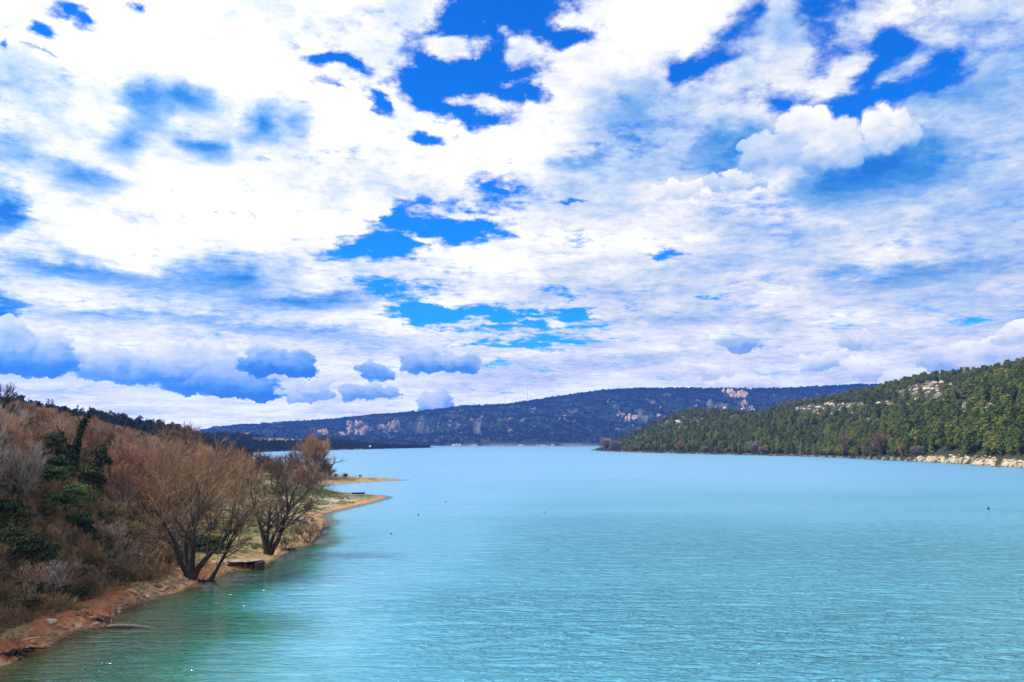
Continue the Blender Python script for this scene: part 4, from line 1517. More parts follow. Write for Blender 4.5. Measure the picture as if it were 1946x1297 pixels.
M_DRY = mat('dry_grass', m_leaf, stops=[(0.0, (0.13, 0.12, 0.04)), (0.5, (0.28, 0.23, 0.09)), (1.0, (0.42, 0.35, 0.17))])
M_GRASS = mat('green_grass', m_leaf, stops=[(0.0, (0.045, 0.075, 0.02)), (0.5, (0.09, 0.13, 0.03)), (1.0, (0.19, 0.20, 0.06))])
M_BRUSH = mat('brushwood', m_bark, stops=[(0.0, (0.07, 0.065, 0.025)), (0.4, (0.20, 0.13, 0.065)), (0.75, (0.32, 0.19, 0.11)), (1.0, (0.26, 0.26, 0.11))], scale=1.2)
bsrc = []
for i in range(4):
    rs = np.random.RandomState(1400 + i)
    a_, b_, c_ = bare_tree(1400 + i, H=1.3, r0=.02, stems=6, n1=3, n2=3, n3=4, tw=.009, spread=1.1, clear=.1, up=.03, l1=.6)
    V = np.concatenate([b_[0], c_[0]])
    F = np.concatenate([b_[1], c_[1] + len(b_[0])])
    me = mesh_from('brush', V, F, [M_BRUSH])
    x, y, z = base_at([40, 120, 178, 225][i], [1150, 1130, 1105, 1085][i])
    bsrc.append(tag(obj('brush_shrub', me, None, (x, y, z), 0, 1.4),
                    ['small olive brown shrub on the clay bank at the lower left corner', 'small brown shrub on the bank above the pale block', 'small shrub above the driftwood log',
                     'small shrub just above the stony beach'][i], 'shrub'))
LV, LF = leaf_cloud(1450, [(rs.uniform(-.5, .5), rs.uniform(-.5, .5), .4 + .1 * i, .38, .3) for i in range(6)], 230, .085, .9)
x, y, z = base_at(70, 1105)
bsrc.append(tag(obj('brush_shrub', mesh_from('green_brush', LV, LF, [M_OAK]), None, (x, y, z), 0, 1.7), 'small leafy green shrub at the lower left, over the clay bank', 'shrub'))
gsrc = []
for i, (m_, px, py, lab) in enumerate([(M_DRY, 455, 1020, 'tuft of dry yellow grass left of the fan-shaped tree'), (M_GRASS, 650, 947, 'tuft of green grass on the nearer spit'),
                                      (M_DRY, 480, 985, 'tuft of straw coloured grass behind the fan-shaped tree')]):
    x, y, z = base_at(px, py)
    gsrc.append(tag(obj('grass_tuft', tuft(1500 + i, 30, .5, .5, m_), None, (x, y, z), 0, 1.3), lab, 'grass'))
u = []
g = []
N_ = 60000
Y = 40 + 300 * rb.uniform(0, 1, N_) ** 1.5
S = rb.uniform(-34, 75, N_)
X = np.interp(Y, FOOT[:, 0], FOOT[:, 1]) - S
dsh = sdf(A_POLY, X, Y)
Z = height(X, Y)
nn_ = fbm(X / 5., Y / 5., 91, 4)
pxx = 973 + 1525 * X / Y
for i in range(N_):
    if dsh[i] < 1.2 or pxx[i] < -150 or Z[i] < .25:
        continue
    if S[i] > 0 or (Y[i] < 95 and dsh[i] > 2.0 + 2.5 * nn_[i]):
        if nn_[i] > .36 and rb.uniform() < .62 * (1.25 if Y[i] < 100 else .8):
            u.append([X[i], Y[i], Z[i] - .08, rb.uniform(.5, 1.5), rb.uniform(0, 6.28), rb.choice([0, 1, 2, 3, 4], p=[.19, .18, .16, .17, .30])])
    elif Y[i] < 330:
        on_spit = 205 < Y[i] < 262
        if nn_[i] > .44 or on_spit:
            wch = 1 if (nn_[i] > .56 or (on_spit and rb.uniform() < .6)) else rb.choice([0, 2])
            g.append([X[i], Y[i], Z[i] - .03, rb.uniform(.5, 1.2), rb.uniform(0, 6.28), wch])
print('undergrowth', len(u), 'grass', len(g))
scatter('undergrowth', u, bsrc, 'brown and olive undergrowth between the trees of the left bank', 'undergrowth')
scatter('grass', g, gsrc, 'dry and green grass on the flat shore behind the trees', 'grass')


# ================================================================== rocks
def rock_mesh(seed, sx=1, sy=1, sz=1, sub=2, m_=None, blocky=.75, name='rock'):
    rs = np.random.RandomState(seed)
    bm = bmesh.new()
    bmesh.ops.create_icosphere(bm, subdivisions=sub, radius=1.0)
    V = np.array([v.co[:] for v in bm.verts])
    F = np.array([[v.index for v in f.verts] for f in bm.faces])
    bm.free()
    for k in range(9):
        n = rs.normal(size=3)
        n[2] *= .7
        n /= np.linalg.norm(n)
        h = rs.uniform(.5, .85)
        dd = V @ n - h
        V = V - np.clip(dd, 0, None)[:, None] * n * .92
    V = V * (1 + (fbm(V[:, 0] * 2.3 + seed, V[:, 1] * 2.3 + V[:, 2] * 3.1, seed, 3) - .5) * .35)[:, None]
    V = V * np.array([sx, sy, sz])
    return mesh_from(name, V, F, [m_])


RK = [rock_mesh(1600 + i, 1, .8, .6, 2, M_LIME) for i in range(5)]
rr2 = np.random.RandomState(31)


def put_rock(px, py, wpx, lab, grp=None, m_=None, name='rock', sink=.2, hz_=1.0, y0=300):
    x, y, z = hit(px, py, y0, 6800)
    s = wpx * y / 1525 / 2
    o = obj(name, RK[rr2.randint(5)], None, (x, y, z - s * sink), (rr2.uniform(-.3, .3), rr2.uniform(-.3, .3), rr2.uniform(0, 6.28)), (s, s, s * hz_))
    if m_:
        o.material_slots[0].link = 'OBJECT'
        o.material_slots[0].material = m_
    return tag(o, lab, 'rock', grp)


ZN = ['in the long pale outcrop near the top of the middle slope', 'in the outcrop right of the long pale one', 'in the small outcrop on the shoulder behind the green point',
      'in the pale ledge on the left shoulder of the hill', 'at the right end of the pale shoulder ledge', 'in the outcrop below the skyline dip', 'in the high broken outcrop under the crest',
      'in the compact bright outcrop of the near slope', 'in the wide bright outcrop of the near slope', 'in the bright outcrop nearest the right edge', 'just below the crest trees on the right',
      'in the low scattered outcrop of the middle slope', 'in the broken ground right of the high outcrop']
for zi, (a, b, w, h) in enumerate(ROCKZONES):
    for k in range(max(4, int(w * h / 34))):
        u_, v_ = rr2.uniform(-1, 1, 2)
        if u_ * u_ + v_ * v_ > 1:
            continue
        put_rock(a + u_ * w, b + v_ * h * .8 + u_ * (-4 if zi == 3 else 3), rr2.uniform(5, 15), 'pale limestone rock %s' % ZN[zi], 'rocks %s' % ZN[zi][3:], hz_=rr2.uniform(.6, 1.1), sink=.05)
for k in range(60):
    px = rr2.uniform(1745, 1985)
    sy = np.interp(px, [p[0] for p in R_SH], [p[1] for p in R_SH])
    put_rock(px, sy - rr2.uniform(2, 17 * min(1, (px - 1700) / 120)), rr2.uniform(4, 13), 'cream limestone block on the eroded shore below the near pines at the right', 'blocks on the right shore',
             hz_=rr2.uniform(.6, 1.0), sink=.0, y0=420)
for k in range(46):
    px = rr2.uniform(1135, 1745)
    sy = np.interp(px, [p[0] for p in R_SH], [p[1] for p in R_SH])
    put_rock(px, sy - rr2.uniform(.5, 3), rr2.uniform(3, 8), 'small white stone on the narrow beach under the wooded hill', 'stones on the narrow beach', hz_=.5, sink=.2, y0=420)

# bare bushes of the right shore
BS = tree_meshes(1700, H=8, r0=.12, stems=6, n1=7, n2=6, n3=7, tw=.05, up=.07, clear=.12, l1=.5, spread=.65)
for (px, wpx, lab, tw) in [(1150, 22, 'greyish bare bush at the tip of the green point', M_GREYT), (1168, 18, 'pale bare bush second from the tip of the green point', M_GREYT), (1292, 16, 'brown bare bush under the trees of the point', M_GOLD),
                           (1208, 10, 'small grey bush between the point and the first bay', M_GREYT), (1338, 12, 'pinkish bush at the waterline under the middle slope', M_GOLD), (1362, 11, 'low grey bush at the waterline, left of the tall grey one', M_GREYT),
                           (1430, 22, 'tall grey bare bush at the foot of the middle slope', M_GREYT), (1448, 14, 'grey bare bush right of the tall grey one', M_GREYT), (1612, 34, 'large tan bare bush on the right shore', M_GOLD),
                           (1672, 38, 'largest golden bare bush on the right shore', M_GOLD), (1718, 22, 'round tan bush right of the largest golden one', M_GOLD), (1742, 18, 'grey bare bush beside the start of the rocky shore', M_GREYT),
                           (1645, 16, 'small brown bush between the two large bushes', M_GREYT), (1590, 14, 'dark brown bush left of the large tan one', M_DTWIG)]:
    Y = float(np.interp(px, rs_px, rs_Y)) + 7
    x = (px - 973) / 1525 * Y
    put_bare(BS, x, Y, ground_z(x, Y) - .2, px, wpx * Y / 1525 / 7.2, lab, 'bush', None, 'bush', bark=M_BARK, twig=tw)
x, Y = (1518 - 973) / 1525 * 900., 900.
o = obj('poplar_tree', None, None, (x, Y, ground_z(x, Y)))
tag(o, 'narrow pale poplar standing among the pines of the right hill', 'tree')
a_, b_, c_ = bare_tree(1711, H=24, r0=.3, stems=1, n1=26, n2=4, n3=5, tw=.06, up=.30, clear=.1, l1=.16)
obj('trunk', mesh_from('poplar_trunk', *a_, [M_PBARK]), o)
obj('branches', mesh_from('poplar_branches', *b_, [M_PBARK]), o)
obj('twigs', mesh_from('poplar_twigs', *c_, [M_GOLD]), o)


# far cliffs
def cliff(px, py, w, h, n, lab, m_, y0=3000, seed=0, lean=0., grp=None, smin=.10, smax=.28):
    rs = np.random.RandomState(seed)
    Vs, Fs, n0 = [], [], 0
    x0, Y0, z0 = hit(px, py + h * .8, y0, 6900)
    for k in range(n):
        u_, v_ = rs.uniform(-1, 1), rs.uniform(-1, 1)
        if abs(u_) ** 2 + abs(v_) ** 2 > 1:
            continue
        x, Y, z = hit(px + u_ * w + v_ * lean, py + v_ * h, y0, 6900)
        s = w * Y / 1525 * rs.uniform(smin, smax)
        base = rock_mesh(seed * 50 + k, s, s * .8, s * rs.uniform(.8, 2.1), 2, m_)
        V = np.empty(len(base.vertices) * 3, np.float32)
        base.vertices.foreach_get('co', V)
        F = np.empty(len(base.polygons) * 3, np.int32)
        base.polygons.foreach_get('vertices', F)
        bpy.data.meshes.remove(base)
        Vs.append(V.reshape(-1, 3) + np.array([x - x0, Y - Y0, z - z0 + s * .1]))
        Fs.append(F.reshape(-1, 3) + n0)
        n0 += len(Vs[-1])
    o = obj('cliff', mesh_from('cliff', np.concatenate(Vs), np.concatenate(Fs), [m_]), None, (x0, Y0, z0))
    return tag(o, lab, 'cliff', grp)


names = ['large pink cliff scar left of centre on the far ridge', 'small pale scar left of the large pink one', 'pale scar below the left end of the pink cliffs', 'small round cliff right of the large pink scar',
         'narrow pale cliff in the middle of the pink cliffs', 'rightmost pale cliff of the left group', 'short pale streak between the pink scars', 'wide pale scar low on the ridge above the headland',
         'pale rock face just above the headland trees', 'tall pink cliff just under the crest, right of centre', 'pink buttress hanging below the tall crest cliff', 'lowest slide of pink rock over the green hill',
         'grey rock face low on the ridge behind the green point', 'small white rock near the middle of the ridge', 'small pale face above the green point', 'tiny pink rock right of the crest cliff']
for i, (a, b, w, h) in enumerate(FCL):
    cliff(a, b, w * .92, h * .9, int(10 + w * h / 9), names[i], M_CLIFF, seed=40 + i, lean=6 if i == 9 else 0, smin=.08, smax=.22 if w > 15 else .34)
fr = np.random.RandomState(8)
clusters = [(858, 801, 22, 10), (840, 812, 18, 8), (880, 790, 16, 10), (905, 798, 10, 6), (1015, 810, 26, 8), (1060, 795, 16, 9), (1095, 800, 20, 10), (1160, 765, 8, 8), (1250, 762, 40, 14), (1330, 765, 20, 8),
            (1200, 805, 18, 8), (950, 800, 20, 10), (1010, 780, 10, 4), (1480, 760, 26, 9), (1560, 750, 30, 8), (820, 820, 12, 5), (700, 828, 40, 5), (760, 825, 24, 6)]
for (a, b, w, h) in clusters:
    for k in range(4):
        cliff(a + fr.uniform(-w, w), b + fr.uniform(-h, h), fr.uniform(1.2, 2.6), fr.uniform(1.2, 2.8), 4, 'small pale rock face scattered on the wooded flank of the far ridge', M_CLIFF,
              seed=200 + fr.randint(900), grp='small rock faces on the far ridge', smin=.35, smax=.7)
FS = [(868, 846.3, 13, 3.2, 'long cream rock at the far shore, leftmost of the row'), (903, 846.6, 8, 2.2, 'rounded cream rock at the far shore, second from the left'), (944, 847, 3, 1.5, 'tiny cream rock at the far shore, left one of the pair'),
      (953, 847, 3, 1.5, 'tiny cream rock at the far shore, right one of the pair'), (979, 847, 4, 1.6, 'small cream rock left of the double rock at the far shore'), (990, 846.3, 8, 2.5, 'double cream rock in the middle of the far shore'),
      (1030, 846.6, 20, 1.8, 'long low cream cliff at the far shore, right of the double rock'), (1049, 845.6, 5, 2.8, 'peaked cream rock at the right end of the far shore row')]
for i, (a, b, w, h, lab) in enumerate(FS):
    rs = np.random.RandomState(500 + i)
    Vs, Fs, n0 = [], [], 0
    x0, Y0 = (a - 973) / 1525 * 3800, 3880.
    for k in range(max(3, int(w))):
        s = h * 2.5 * rs.uniform(.6, 1.1)
        base = rock_mesh(5000 + i * 40 + k, s * 1.3, s, s, 2, M_CLIFF)
        V = np.empty(len(base.vertices) * 3, np.float32)
        base.vertices.foreach_get('co', V)
        F = np.empty(len(base.polygons) * 3, np.int32)
        base.polygons.foreach_get('vertices', F)
        bpy.data.meshes.remove(base)
        Vs.append(V.reshape(-1, 3) + np.array([(rs.uniform(-.5, .5)) * w * 2.5, rs.uniform(-6, 6), s * .35]))
        Fs.append(F.reshape(-1, 3) + n0)
        n0 += len(Vs[-1])
    Y0 = 3700.
    tag(obj('shore_rock', mesh_from('shore_rock', np.concatenate(Vs), np.concatenate(Fs), [M_CLIFF]), None, (x0 * 3700 / 3800, Y0, 0.5)), lab, 'rock')
# pale bluff of the headland
for i, (a, b, w, h, n_, lab) in enumerate([(524, 837, 24, 1.8, 44, 'long white bluff on the headland across the bay, left part'), (560, 838.5, 17, 1.6, 34, 'long white bluff on the headland across the bay, right part'),
                                         (488, 836, 6, 1.6, 14, 'short white bluff left of the long one'), (505, 851, 10, 1.2, 12, 'low pale bank at the headland waterline')]):
    cliff(a, b, w, h, n_, lab, M_LIME, y0=1200, seed=80 + i, smin=.05, smax=.10)


# ================================================================== small things
def boxes(name, bl, m_, bevel=0.0, parent=None):
    """bl: list of (cx,cy,cz, sx,sy,sz[,rz])"""
    bm = bmesh.new()
    for b in bl:
        r = bmesh.ops.create_cube(bm, size=1.0)
        M = Matrix.Translation(b[:3]) @ Matrix.Rotation(b[6] if len(b) > 6 else 0, 4, 'Z') @ Matrix.Diagonal((*b[3:6], 1))
        bmesh.ops.transform(bm, matrix=M, verts=r['verts'])
    if bevel:
        bmesh.ops.bevel(bm, geom=bm.edges[:], offset=bevel, segments=1, affect='EDGES')
    me = bpy.data.meshes.new(name)
    bm.to_mesh(me)
    bm.free()
    me.materials.append(m_)
    return obj(name, me, parent)


M_STEEL = mat('galvanised_steel', m_flat, color=(.22, .24, .27), rough=.5, metal=.6)
M_RED = mat('roof_tiles', m_flat, color=(.42, .17, .10), rough=.85)
M_WALL = mat('rendered_wall', m_flat, color=(.62, .40, .30), rough=.9)
M_WHITE = mat('white_paint', m_flat, color=(.75, .75, .72), rough=.6)
M_DARK = mat('dark_glass', m_flat, color=(.03, .035, .045), rough=.2)
M_BUOYD = mat('dark_plastic', m_flat, color=(.015, .016, .03), rough=.45)
M_WOOD = mat('driftwood', m_bark, stops=[(0.0, (0.06, 0.05, 0.045)), (1.0, (0.20, 0.17, 0.155))], scale=5.0)
M_CONC = mat('weathered_concrete', m_flat, color=(.30, .235, .155), rough=.9, var=.4, scale=2.0)


# stones of the near beach
SRK = [rock_mesh(1800 + i, 1, .8, .55, 2, M_STONE, name='stone') for i in range(5)]
rr3 = np.random.RandomState(14)
for k in range(120):
    t_ = rr3.uniform()
    if k < 84:
        px = rr3.uniform(205, 372)
        sy = np.interp(px, [204, 262, 335, 372], [1178, 1148, 1122, 1110])
        py = sy - rr3.uniform(2, 30) * (1 if rr3.uniform() < .6 else .5)
        grp = 'stones of the clay beach'
        lab = 'orange-tan stone on the clay beach left of the tallest willow'
    elif k < 104:
        px = rr3.uniform(10, 200)
        sy = np.interp(px, [0, 50, 135, 200], [1262, 1236, 1204, 1186])
        py = sy - rr3.uniform(2, 22)
        grp, lab = 'stones below the clay bank', 'brown stone under the clay bank at the lower left'
    else:
        px = rr3.uniform(410, 540)
        sy = np.interp(px, [400, 445, 490, 540], [1100, 1086, 1080, 1050])
        py = sy - rr3.uniform(2, 10)
        grp, lab = 'stones by the ledge', 'stone at the water between the leaning and the fan-shaped tree'
    x, y, z = base_at(px, py)
    s = rr3.uniform(.12, .36)
    tag(obj('stone', SRK[rr3.randint(5)], None, (x, y, z + s * .1), (rr3.uniform(-.4, .4), rr3.uniform(-.4, .4), rr3.uniform(0, 6.3)), s), lab, 'stone', grp)
psrc = []
for i in range(3):
    x, y, z = base_at([300, 330, 240][i], [1124, 1112, 1150][i])
    psrc.append(tag(obj('pebble', SRK[i], None, (x, y, z), 0, .13), ['round pebble in the middle of the clay beach', 'pebble near the willow end of the clay beach', 'pebble at the lower end of the clay beach'][i], 'pebble'))
pp = []
for k in range(26000):
    Y = 44 + 330 * rr3.uniform() ** 1.6
    x = float(np.interp(Y, [44, 100, 170, 330], [-35, -34, -40, -60])) + rr3.uniform(-14, 26)
    pp.append((x, Y))
pp = np.array(pp)
dd_ = sdf(A_POLY, pp[:, 0], pp[:, 1])
zz_ = height(pp[:, 0], pp[:, 1])
L_ = []
for (x, y), d, z in zip(pp, dd_, zz_):
    if -.5 < d < (5 if y < 130 else 9) and z > -.15 and rr3.uniform() < np.interp(d, [0, 3, 9], [1, .6, .15]):
        L_.append([x, y, z, rr3.uniform(.3, 1.1) * (1 if y < 130 else 1.3) * 0.13, rr3.uniform(0, 6.3), rr3.randint(3)])
print('pebbles', len(L_))
scatter('gravel', L_, psrc, 'gravel and pebbles along the near shoreline', 'gravel')

# pale block on the clay bank, twisted stump and driftwood
x, y, z = base_at(96, 1186)
tag(obj('boulder', rock_mesh(1901, .55, .4, .28, 2, M_LIME), None, (x, y, z + .1), .2), 'pale oblong boulder lying on the clay bank at the lower left', 'boulder')
x, y = on_water(203, 1192)
lg = [(np.array([[0, 0, .05], [1.0, -.15, .16], [2.2, -.1, .12], [3.6, -.3, .02], [4.6, -.25, -.1]]), [.10, .16, .15, .11, .05], 8)]
tV, tF = tubes(lg)
e = tag(obj('driftwood_log', None, None, (x, y, 0)), 'long grey driftwood log lying out into the water from the bank', 'log')
obj('log', mesh_from('log', tV, tF, [M_WOOD], smooth=True), e)
V, F = tubes([(np.array([[1.6, -.1, .15], [1.9, .4, .35], [2.3, .7, .3]]), [.06, .04, .02], 5), (np.array([[.4, 0, .1], [.1, .5, .5], [-.2, .7, .9]]), [.08, .05, .02], 5),
              (np.array([[.2, 0, .1], [-.3, -.1, .6], [-.2, .2, 1.0]]), [.07, .05, .02], 5)])
obj('branches', mesh_from('log_branches', V, F, [M_WOOD]), e)
for (px, py, sc, lab, m_) in [(36, 1246, 1.0, 'tangle of dark roots at the waterline in the lower left corner', M_DBARK), (190, 1182, .8, 'tangle of dark roots where the driftwood log meets the bank', M_DBARK),
                              (386, 1106, .7, 'dark exposed roots under the tallest willow', M_DBARK), (552, 1046, .75, 'dark roots reaching into the water right of the fan-shaped tree', M_DBARK)]:
    x, y, z = base_at(px, py)
    rs = np.random.RandomState(int(px))
    sg = []
    for k in range(16):
        a = rs.uniform(0, 6.28)
        L = rs.uniform(.8, 2.2)
        p = [[0, 0, .2]]
        for q in range(3):
            a += rs.uniform(-.6, .6)
            p.append([p[-1][0] + math.cos(a) * L / 3, p[-1][1] + math.sin(a) * L / 3, max(.0, p[-1][2] + rs.uniform(-.25, .22))])
        sg.append((np.array(p), [.12, .09, .06, .02], 5))
    V, F = tubes(sg)
    tag(obj('root_tangle', mesh_from('root_tangle', V, F, [m_], smooth=True), None, (x, y, max(z, 0)), 0, sc), lab, 'roots')
for (px, py, L, a, lab) in [(38, 1222, 1.3, .5, 'short pale stick lying on the clay at the lower left'), (42, 1238, .7, 1.1, 'short white branch in the dark roots at the lower left')]:
    x, y, z = base_at(px, py)
    V, F = tubes([(np.array([[0, 0, .1], [math.cos(a) * L * .5, math.sin(a) * L * .5, .2], [math.cos(a) * L, math.sin(a) * L, .25]]), [.05, .05, .025], 6)])
    tag(obj('stick', mesh_from('stick', V, F, [M_PBARK]), None, (x, y, z)), lab, 'stick')

# ledge: a flat slab over a dark hollow at the water
x, y, z = base_at(462, 1078)
e = tag(obj('stone_ledge', None, None, (x, y, 0)), 'flat pale slab over a dark hollow at the waterline, between the two dark trees', 'ledge')
M_SHADY = mat('hollow_shade_stone', m_rock, scale=1.5, stops=[(0.0, (0.03, 0.024, 0.02)), (1.0, (0.09, 0.07, 0.05))])  # stone under the slab coloured dark to stand for the hollow's shade
for k, (cx, cy, w_, d_) in enumerate([(-1.3, .3, 1.5, 1.4), (1.0, .4, 1.6, 1.3)]):
    sl = obj('slab', rock_mesh(1920 + k, w_, d_, .16, 3, M_CONC), e, (cx, cy, .86 + .05 * k), .1 * k)
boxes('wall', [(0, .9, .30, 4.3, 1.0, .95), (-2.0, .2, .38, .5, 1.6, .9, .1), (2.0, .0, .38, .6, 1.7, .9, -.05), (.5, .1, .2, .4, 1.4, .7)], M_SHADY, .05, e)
x, y, z = base_at(432, 1074)
tag(obj('boulder', rock_mesh(1907, .55, .45, .38, 2, M_LIME), None, (x, y, z + .25), .8), 'round pale boulder at the left end of the slab ledge', 'boulder')


# mooring buoys
def buoy(px, py, s, lab, tall=False, m_=None):
    x, y = on_water(px, py)
    e = tag(obj('buoy', None, None, (x, y, 0)), lab, 'buoy')
    prof = [(0, -.28), (.22, -.24), (.34, -.05), (.36, .12), (.30, .30), (.16, .42), (.07, .48), (.0, .50)] if not tall else [(0, -.3), (.26, -.26), (.33, 0), (.33, .16), (.24, .30), (.17, .62), (.12, .86), (.0, .92)]
    n = 14
    V, F = [], []
    for r, z_ in prof:
        for k in range(n):
            V.append((r * math.cos(k / n * 6.2832) * s, r * math.sin(k / n * 6.2832) * s, z_ * s))
    for i in range(len(prof) - 1):
        for k in range(n):
            F.append((i * n + k, i * n + (k + 1) % n, (i + 1) * n + (k + 1) % n, (i + 1) * n + k))
    obj('float', mesh_from('float', V, np.array(F), [m_ or M_BUOYD], smooth=True), e)
    V2, F2 = tubes([(np.array([[math.cos(a) * .37 * s, math.sin(a) * .37 * s, .05 * s] for a in np.linspace(0, 6.2832, 17)]), [.035 * s] * 17, 5)])
    obj('band', mesh_from('band', V2, F2, [M_WHITE]), e)
    top = prof[-1][1] * s
    V3, F3 = tubes([(np.array([[math.cos(a) * .07 * s, 0, top + .05 * s + math.sin(a) * .07 * s] for a in np.linspace(0, 6.2832, 11)]), [.018 * s] * 11, 4)])
    obj('ring', mesh_from('ring', V3, F3, [M_STEEL]), e)


buoy(1878, 970, .9, 'tall dark buoy floating alone on the right side of the lake', True)
buoy(743, 1016, .55, 'small dark buoy nearest to the left shore, off the fan-shaped tree')
buoy(795, 980, .6, 'dark buoy off the tip of the nearer sandy spit')
buoy(847, 955, .65, 'farthest of the three dark buoys left of centre')
buoy(1035, 975, .5, 'small dark buoy in the middle of the lake')


# masts on the ridge
def mast(px, ytop, H_, lab, w=2.4, Y=None):
    Yc = float(np.interp(px, fc_px, fc_Y)) + 15
    x = (px - 973) / 1525 * Yc
    zt = z_at(px, ytop, Yc)
    zb = ground_z(x, Yc)
    H_ = zt - zb
    e = tag(obj('radio_mast', None, None, (x, Yc, zb)), lab, 'mast')
    legs = [(np.array([[math.cos(a) * w, math.sin(a) * w, 0], [math.cos(a) * w * .35, math.sin(a) * w * .35, H_ * .86]]), [w * .18, w * .12], 4) for a in (0.3, 2.4, 4.5)]
    V, F = tubes(legs)
    obj('legs', mesh_from('mast_legs', V, F, [M_STEEL]), e)
    br = []
    for k in range(22):
        f0, f1 = k / 22 * .86, (k + 1) / 22 * .86
        for a0, a1 in ((.3, 2.4), (2.4, 4.5), (4.5, .3)):
            r0_, r1_ = w * (1 - .65 * f0 / .86), w * (1 - .65 * f1 / .86)
            br.append((np.array([[math.cos(a0) * r0_, math.sin(a0) * r0_, f0 * H_], [math.cos(a1) * r1_, math.sin(a1) * r1_, f1 * H_]]), [w * .07] * 2, 3))
    V, F = tubes(br)
    obj('braces', mesh_from('mast_braces', V, F, [M_STEEL]), e)
    V, F = tubes([(np.array([[0, 0, H_ * .84], [0, 0, H_]]), [w * .2, w * .08], 6), (np.array([[-w * .9, 0, H_ * .88], [w * .9, 0, H_ * .88]]), [w * .1] * 2, 4)])
    obj('antenna', mesh_from('antenna', V, F, [M_WHITE]), e)


mast(1002.5, 734, 90, 'tallest radio mast on the far ridge', 1.7)
mast(960, 751, 60, 'shorter faint mast left of the tallest one', 1.3)
mast(1008.5, 751, 30, 'short mast just right of the tallest one', 1.0)

Yp = 1750.
xp = (1693 - 973) / 1525 * Yp
zb = ground_z(xp, Yp)
zt = z_at(1693, 717, Yp)
Hp = zt - zb
e = tag(obj('power_pylon', None, None, (xp, Yp, zb)), 'steel power pylon with a looped head standing behind the right-hand hill', 'pylon')
lg, br = [], []
for sx_s in (-1, 1):
    for sy_s in (-1, 1):
        lg.append((np.array([[sx_s * 3, sy_s * 3, 0], [sx_s * .8, sy_s * .8, Hp * .8]]), [.26, .2], 4))
for k in range(10):
    f0, f1 = k / 10 * .8, (k + 1) / 10 * .8
    r0_, r1_ = 3 - 2.2 * f0 / .8, 3 - 2.2 * f1 / .8
    for (a, b), (c_, d_) in (((-1, -1), (1, -1)), ((1, -1), (-1, -1)), ((-1, 1), (1, 1)), ((1, 1), (1, -1))):
        br.append((np.array([[a * r0_, b * r0_, f0 * Hp], [c_ * r1_, d_ * r1_, f1 * Hp]]), [.13, .13], 3))
V, F = tubes(lg)
obj('legs', mesh_from('pylon_legs', V, F, [M_STEEL]), e)
V, F = tubes(br)
obj('braces', mesh_from('pylon_braces', V, F, [M_STEEL]), e)
V, F = tubes([(np.array([[math.cos(a) * 3.6, 0, Hp * .8 + 3.4 + math.sin(a) * 3.4] for a in np.linspace(0, 6.2832, 13)]), [.26] * 13, 4),
              (np.array([[-4.5, 0, Hp * .8], [4.5, 0, Hp * .8]]), [.25, .25], 4)])
obj('head', mesh_from('pylon_head', V, F, [M_STEEL]), e)


# houses and sheds on the headland
def house(px, py, W_, D_, H_, wall, roof, lab, name='house', rot=0.1, cat='house'):
    x, y, z = hit(px, py, 1100, 3300)
    e = tag(obj(name, None, None, (x, y, z), rot), lab, cat)
    boxes('wall', [(0, 0, H_ / 2 - .5, W_, D_, H_ + 1)], wall, 0, e)
    V = [(-W_ / 2 - .5, -D_ / 2 - .5, H_ + .02), (W_ / 2 + .5, -D_ / 2 - .5, H_ + .02), (W_ / 2 + .5, D_ / 2 + .5, H_ + .02), (-W_ / 2 - .5, D_ / 2 + .5, H_ + .02), (-W_ / 2 - .5, 0, H_ + D_ * .28), (W_ / 2 + .5, 0, H_ + D_ * .28)]
    F = [(0, 1, 5, 4), (2, 3, 4, 5), (0, 4, 3), (1, 2, 5), (0, 3, 2, 1)]
    obj('roof', mesh_from('roof', V, F, [roof]), e)
    nw = max(2, int(W_ / 4))
    for k in range(nw):
        boxes('window', [((k + .5) / nw * W_ - W_ / 2, -D_ / 2 - .05, H_ * .55, 1.2, .12, 1.4)], M_DARK, 0, e)
    boxes('door', [(W_ * .5 / nw * (nw % 2), -D_ / 2 - .06, 1.0, 1.1, .12, 2.1)] if False else [(-W_ / 2 + 1.0, -D_ / 2 - .06, 1.0, 1.0, .12, 2.1)], M_DARK, 0, e)


house(466, 829.5, 19, 9, 5.5, M_WALL, M_RED, 'pink house with a red tiled roof on the wooded headland')
house(443, 832, 10, 7, 3.5, M_WHITE, M_RED, 'small white house left of the pink one on the headland')
house(698, 851, 17, 12, 1.8, M_WHITE, M_WHITE, 'white shed with a wide pitched roof at the headland waterline', 'boat_shed', 0.0, 'shed')


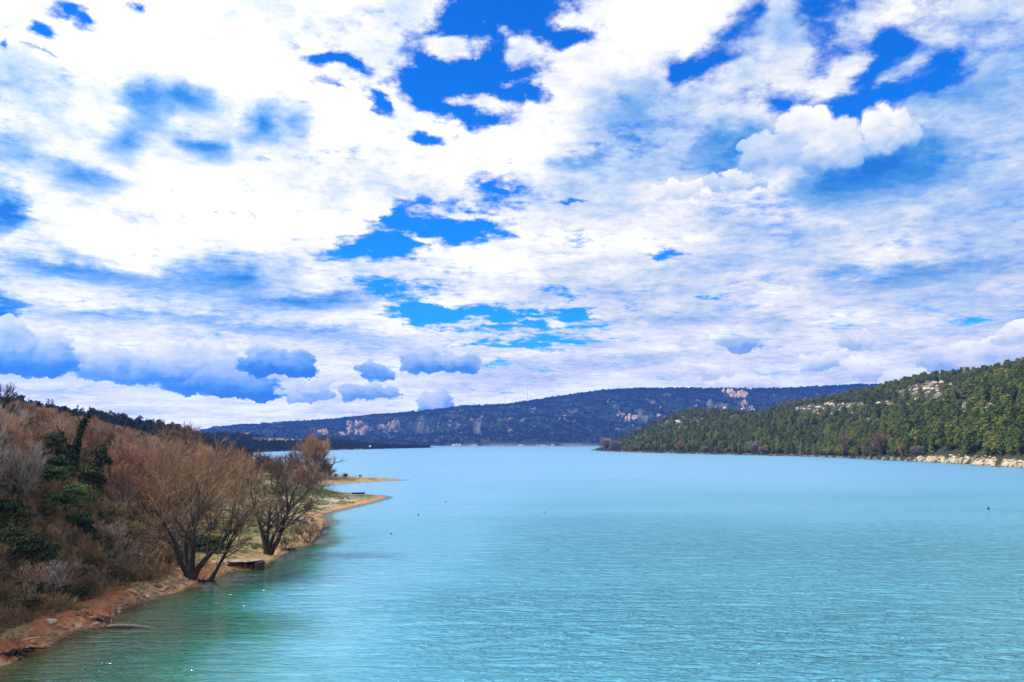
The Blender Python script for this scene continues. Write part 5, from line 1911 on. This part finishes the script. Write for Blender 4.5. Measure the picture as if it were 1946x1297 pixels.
def boat(px, lab, L=8.0):
    Y = float(np.interp(px, hc_px, hs_Y)) - 8
    x = (px - 973) / 1525 * Y
    e = tag(obj('moored_boat', None, None, (x, Y, 0), .1), lab, 'boat')
    V, F = [], []
    sec = [(-.5, .30, .25, 1.0), (-.2, .36, .25, .95), (.2, .34, .22, 1.0), (.42, .16, .1, 1.15), (.5, .02, .02, 1.3)]
    for t_, w1_, w2_, hgt in sec:
        for sgn in (-1, 1):
            V += [(t_ * L, sgn * w1_ * L * .4, hgt), (t_ * L, sgn * w2_ * L * .4, -.2)]
    for i in range(len(sec) - 1):
        a = 4 * i
        F += [(a, a + 4, a + 5, a + 1), (a + 2, a + 3, a + 7, a + 6), (a, a + 2, a + 6, a + 4)]
    F += [(0, 1, 3, 2)]
    obj('hull', mesh_from('hull', V, F, [M_WHITE]), e)
    boxes('cabin', [(-.05 * L, 0, 1.5, L * .34, L * .18, 1.1)], M_WHITE, .1, e)
    boxes('window', [(-.05 * L, -L * .094, 1.6, L * .28, .05, .4)], M_DARK, 0, e)


for i, (px, lab) in enumerate([(648, 'white boat moored left of the row below the headland'), (656, 'white boat moored second from the left below the headland'), (676, 'white boat moored just left of the white shed'), (685, 'white boat moored closest to the white shed')]):
    boat(px, lab, 10.0)

# low bush and pole on the spits
for (px, Y, s_, lab) in [(658, 322, .30, 'low dark shrub in the middle of the farther sandy spit'), (640, 324, .24, 'small dark shrub at the root of the farther spit'), (686, 330, .16, 'tiny shrub on the back edge of the farther spit'),
                         (590, 175, .30, 'dark round shrub on the sandy point above the fan-shaped tree')]:
    x, y, z = gpos(px, Y)
    put_bare(ms_spit, x, y, z - .05, px, s_, lab, 'shrub', None, 'shrub', bark=M_DBARK, twig=M_DTWIG)
x, y, z = base_at(681, 939.5)
e = tag(obj('rowing_boat', None, None, (x, y, max(z, .1)), .2), 'small dark rowing boat drawn up on the back of the nearer spit', 'boat')
V, F = [], []
sec = [(-.5, .22, .45), (-.25, .36, .42), (.1, .38, .42), (.35, .24, .48), (.5, .02, .6)]
for t_, w_, h_ in sec:
    for q in range(5):
        a = math.pi * q / 4
        V.append((t_ * 3.6, -math.cos(a) * w_ * 1.9, h_ - math.sin(a) * h_ * .95))
for i in range(len(sec) - 1):
    for q in range(4):
        F.append((i * 5 + q, i * 5 + q + 1, (i + 1) * 5 + q + 1, (i + 1) * 5 + q))
F.append((0, 1, 2, 3, 4))
hull = obj('hull', mesh_from('row_hull', V, F, [M_DBARK]), e)
boxes('seat', [(-.7, 0, .3, .3, 1.2, .05), (.5, 0, .3, .3, 1.1, .05)], M_WOOD, 0, e)
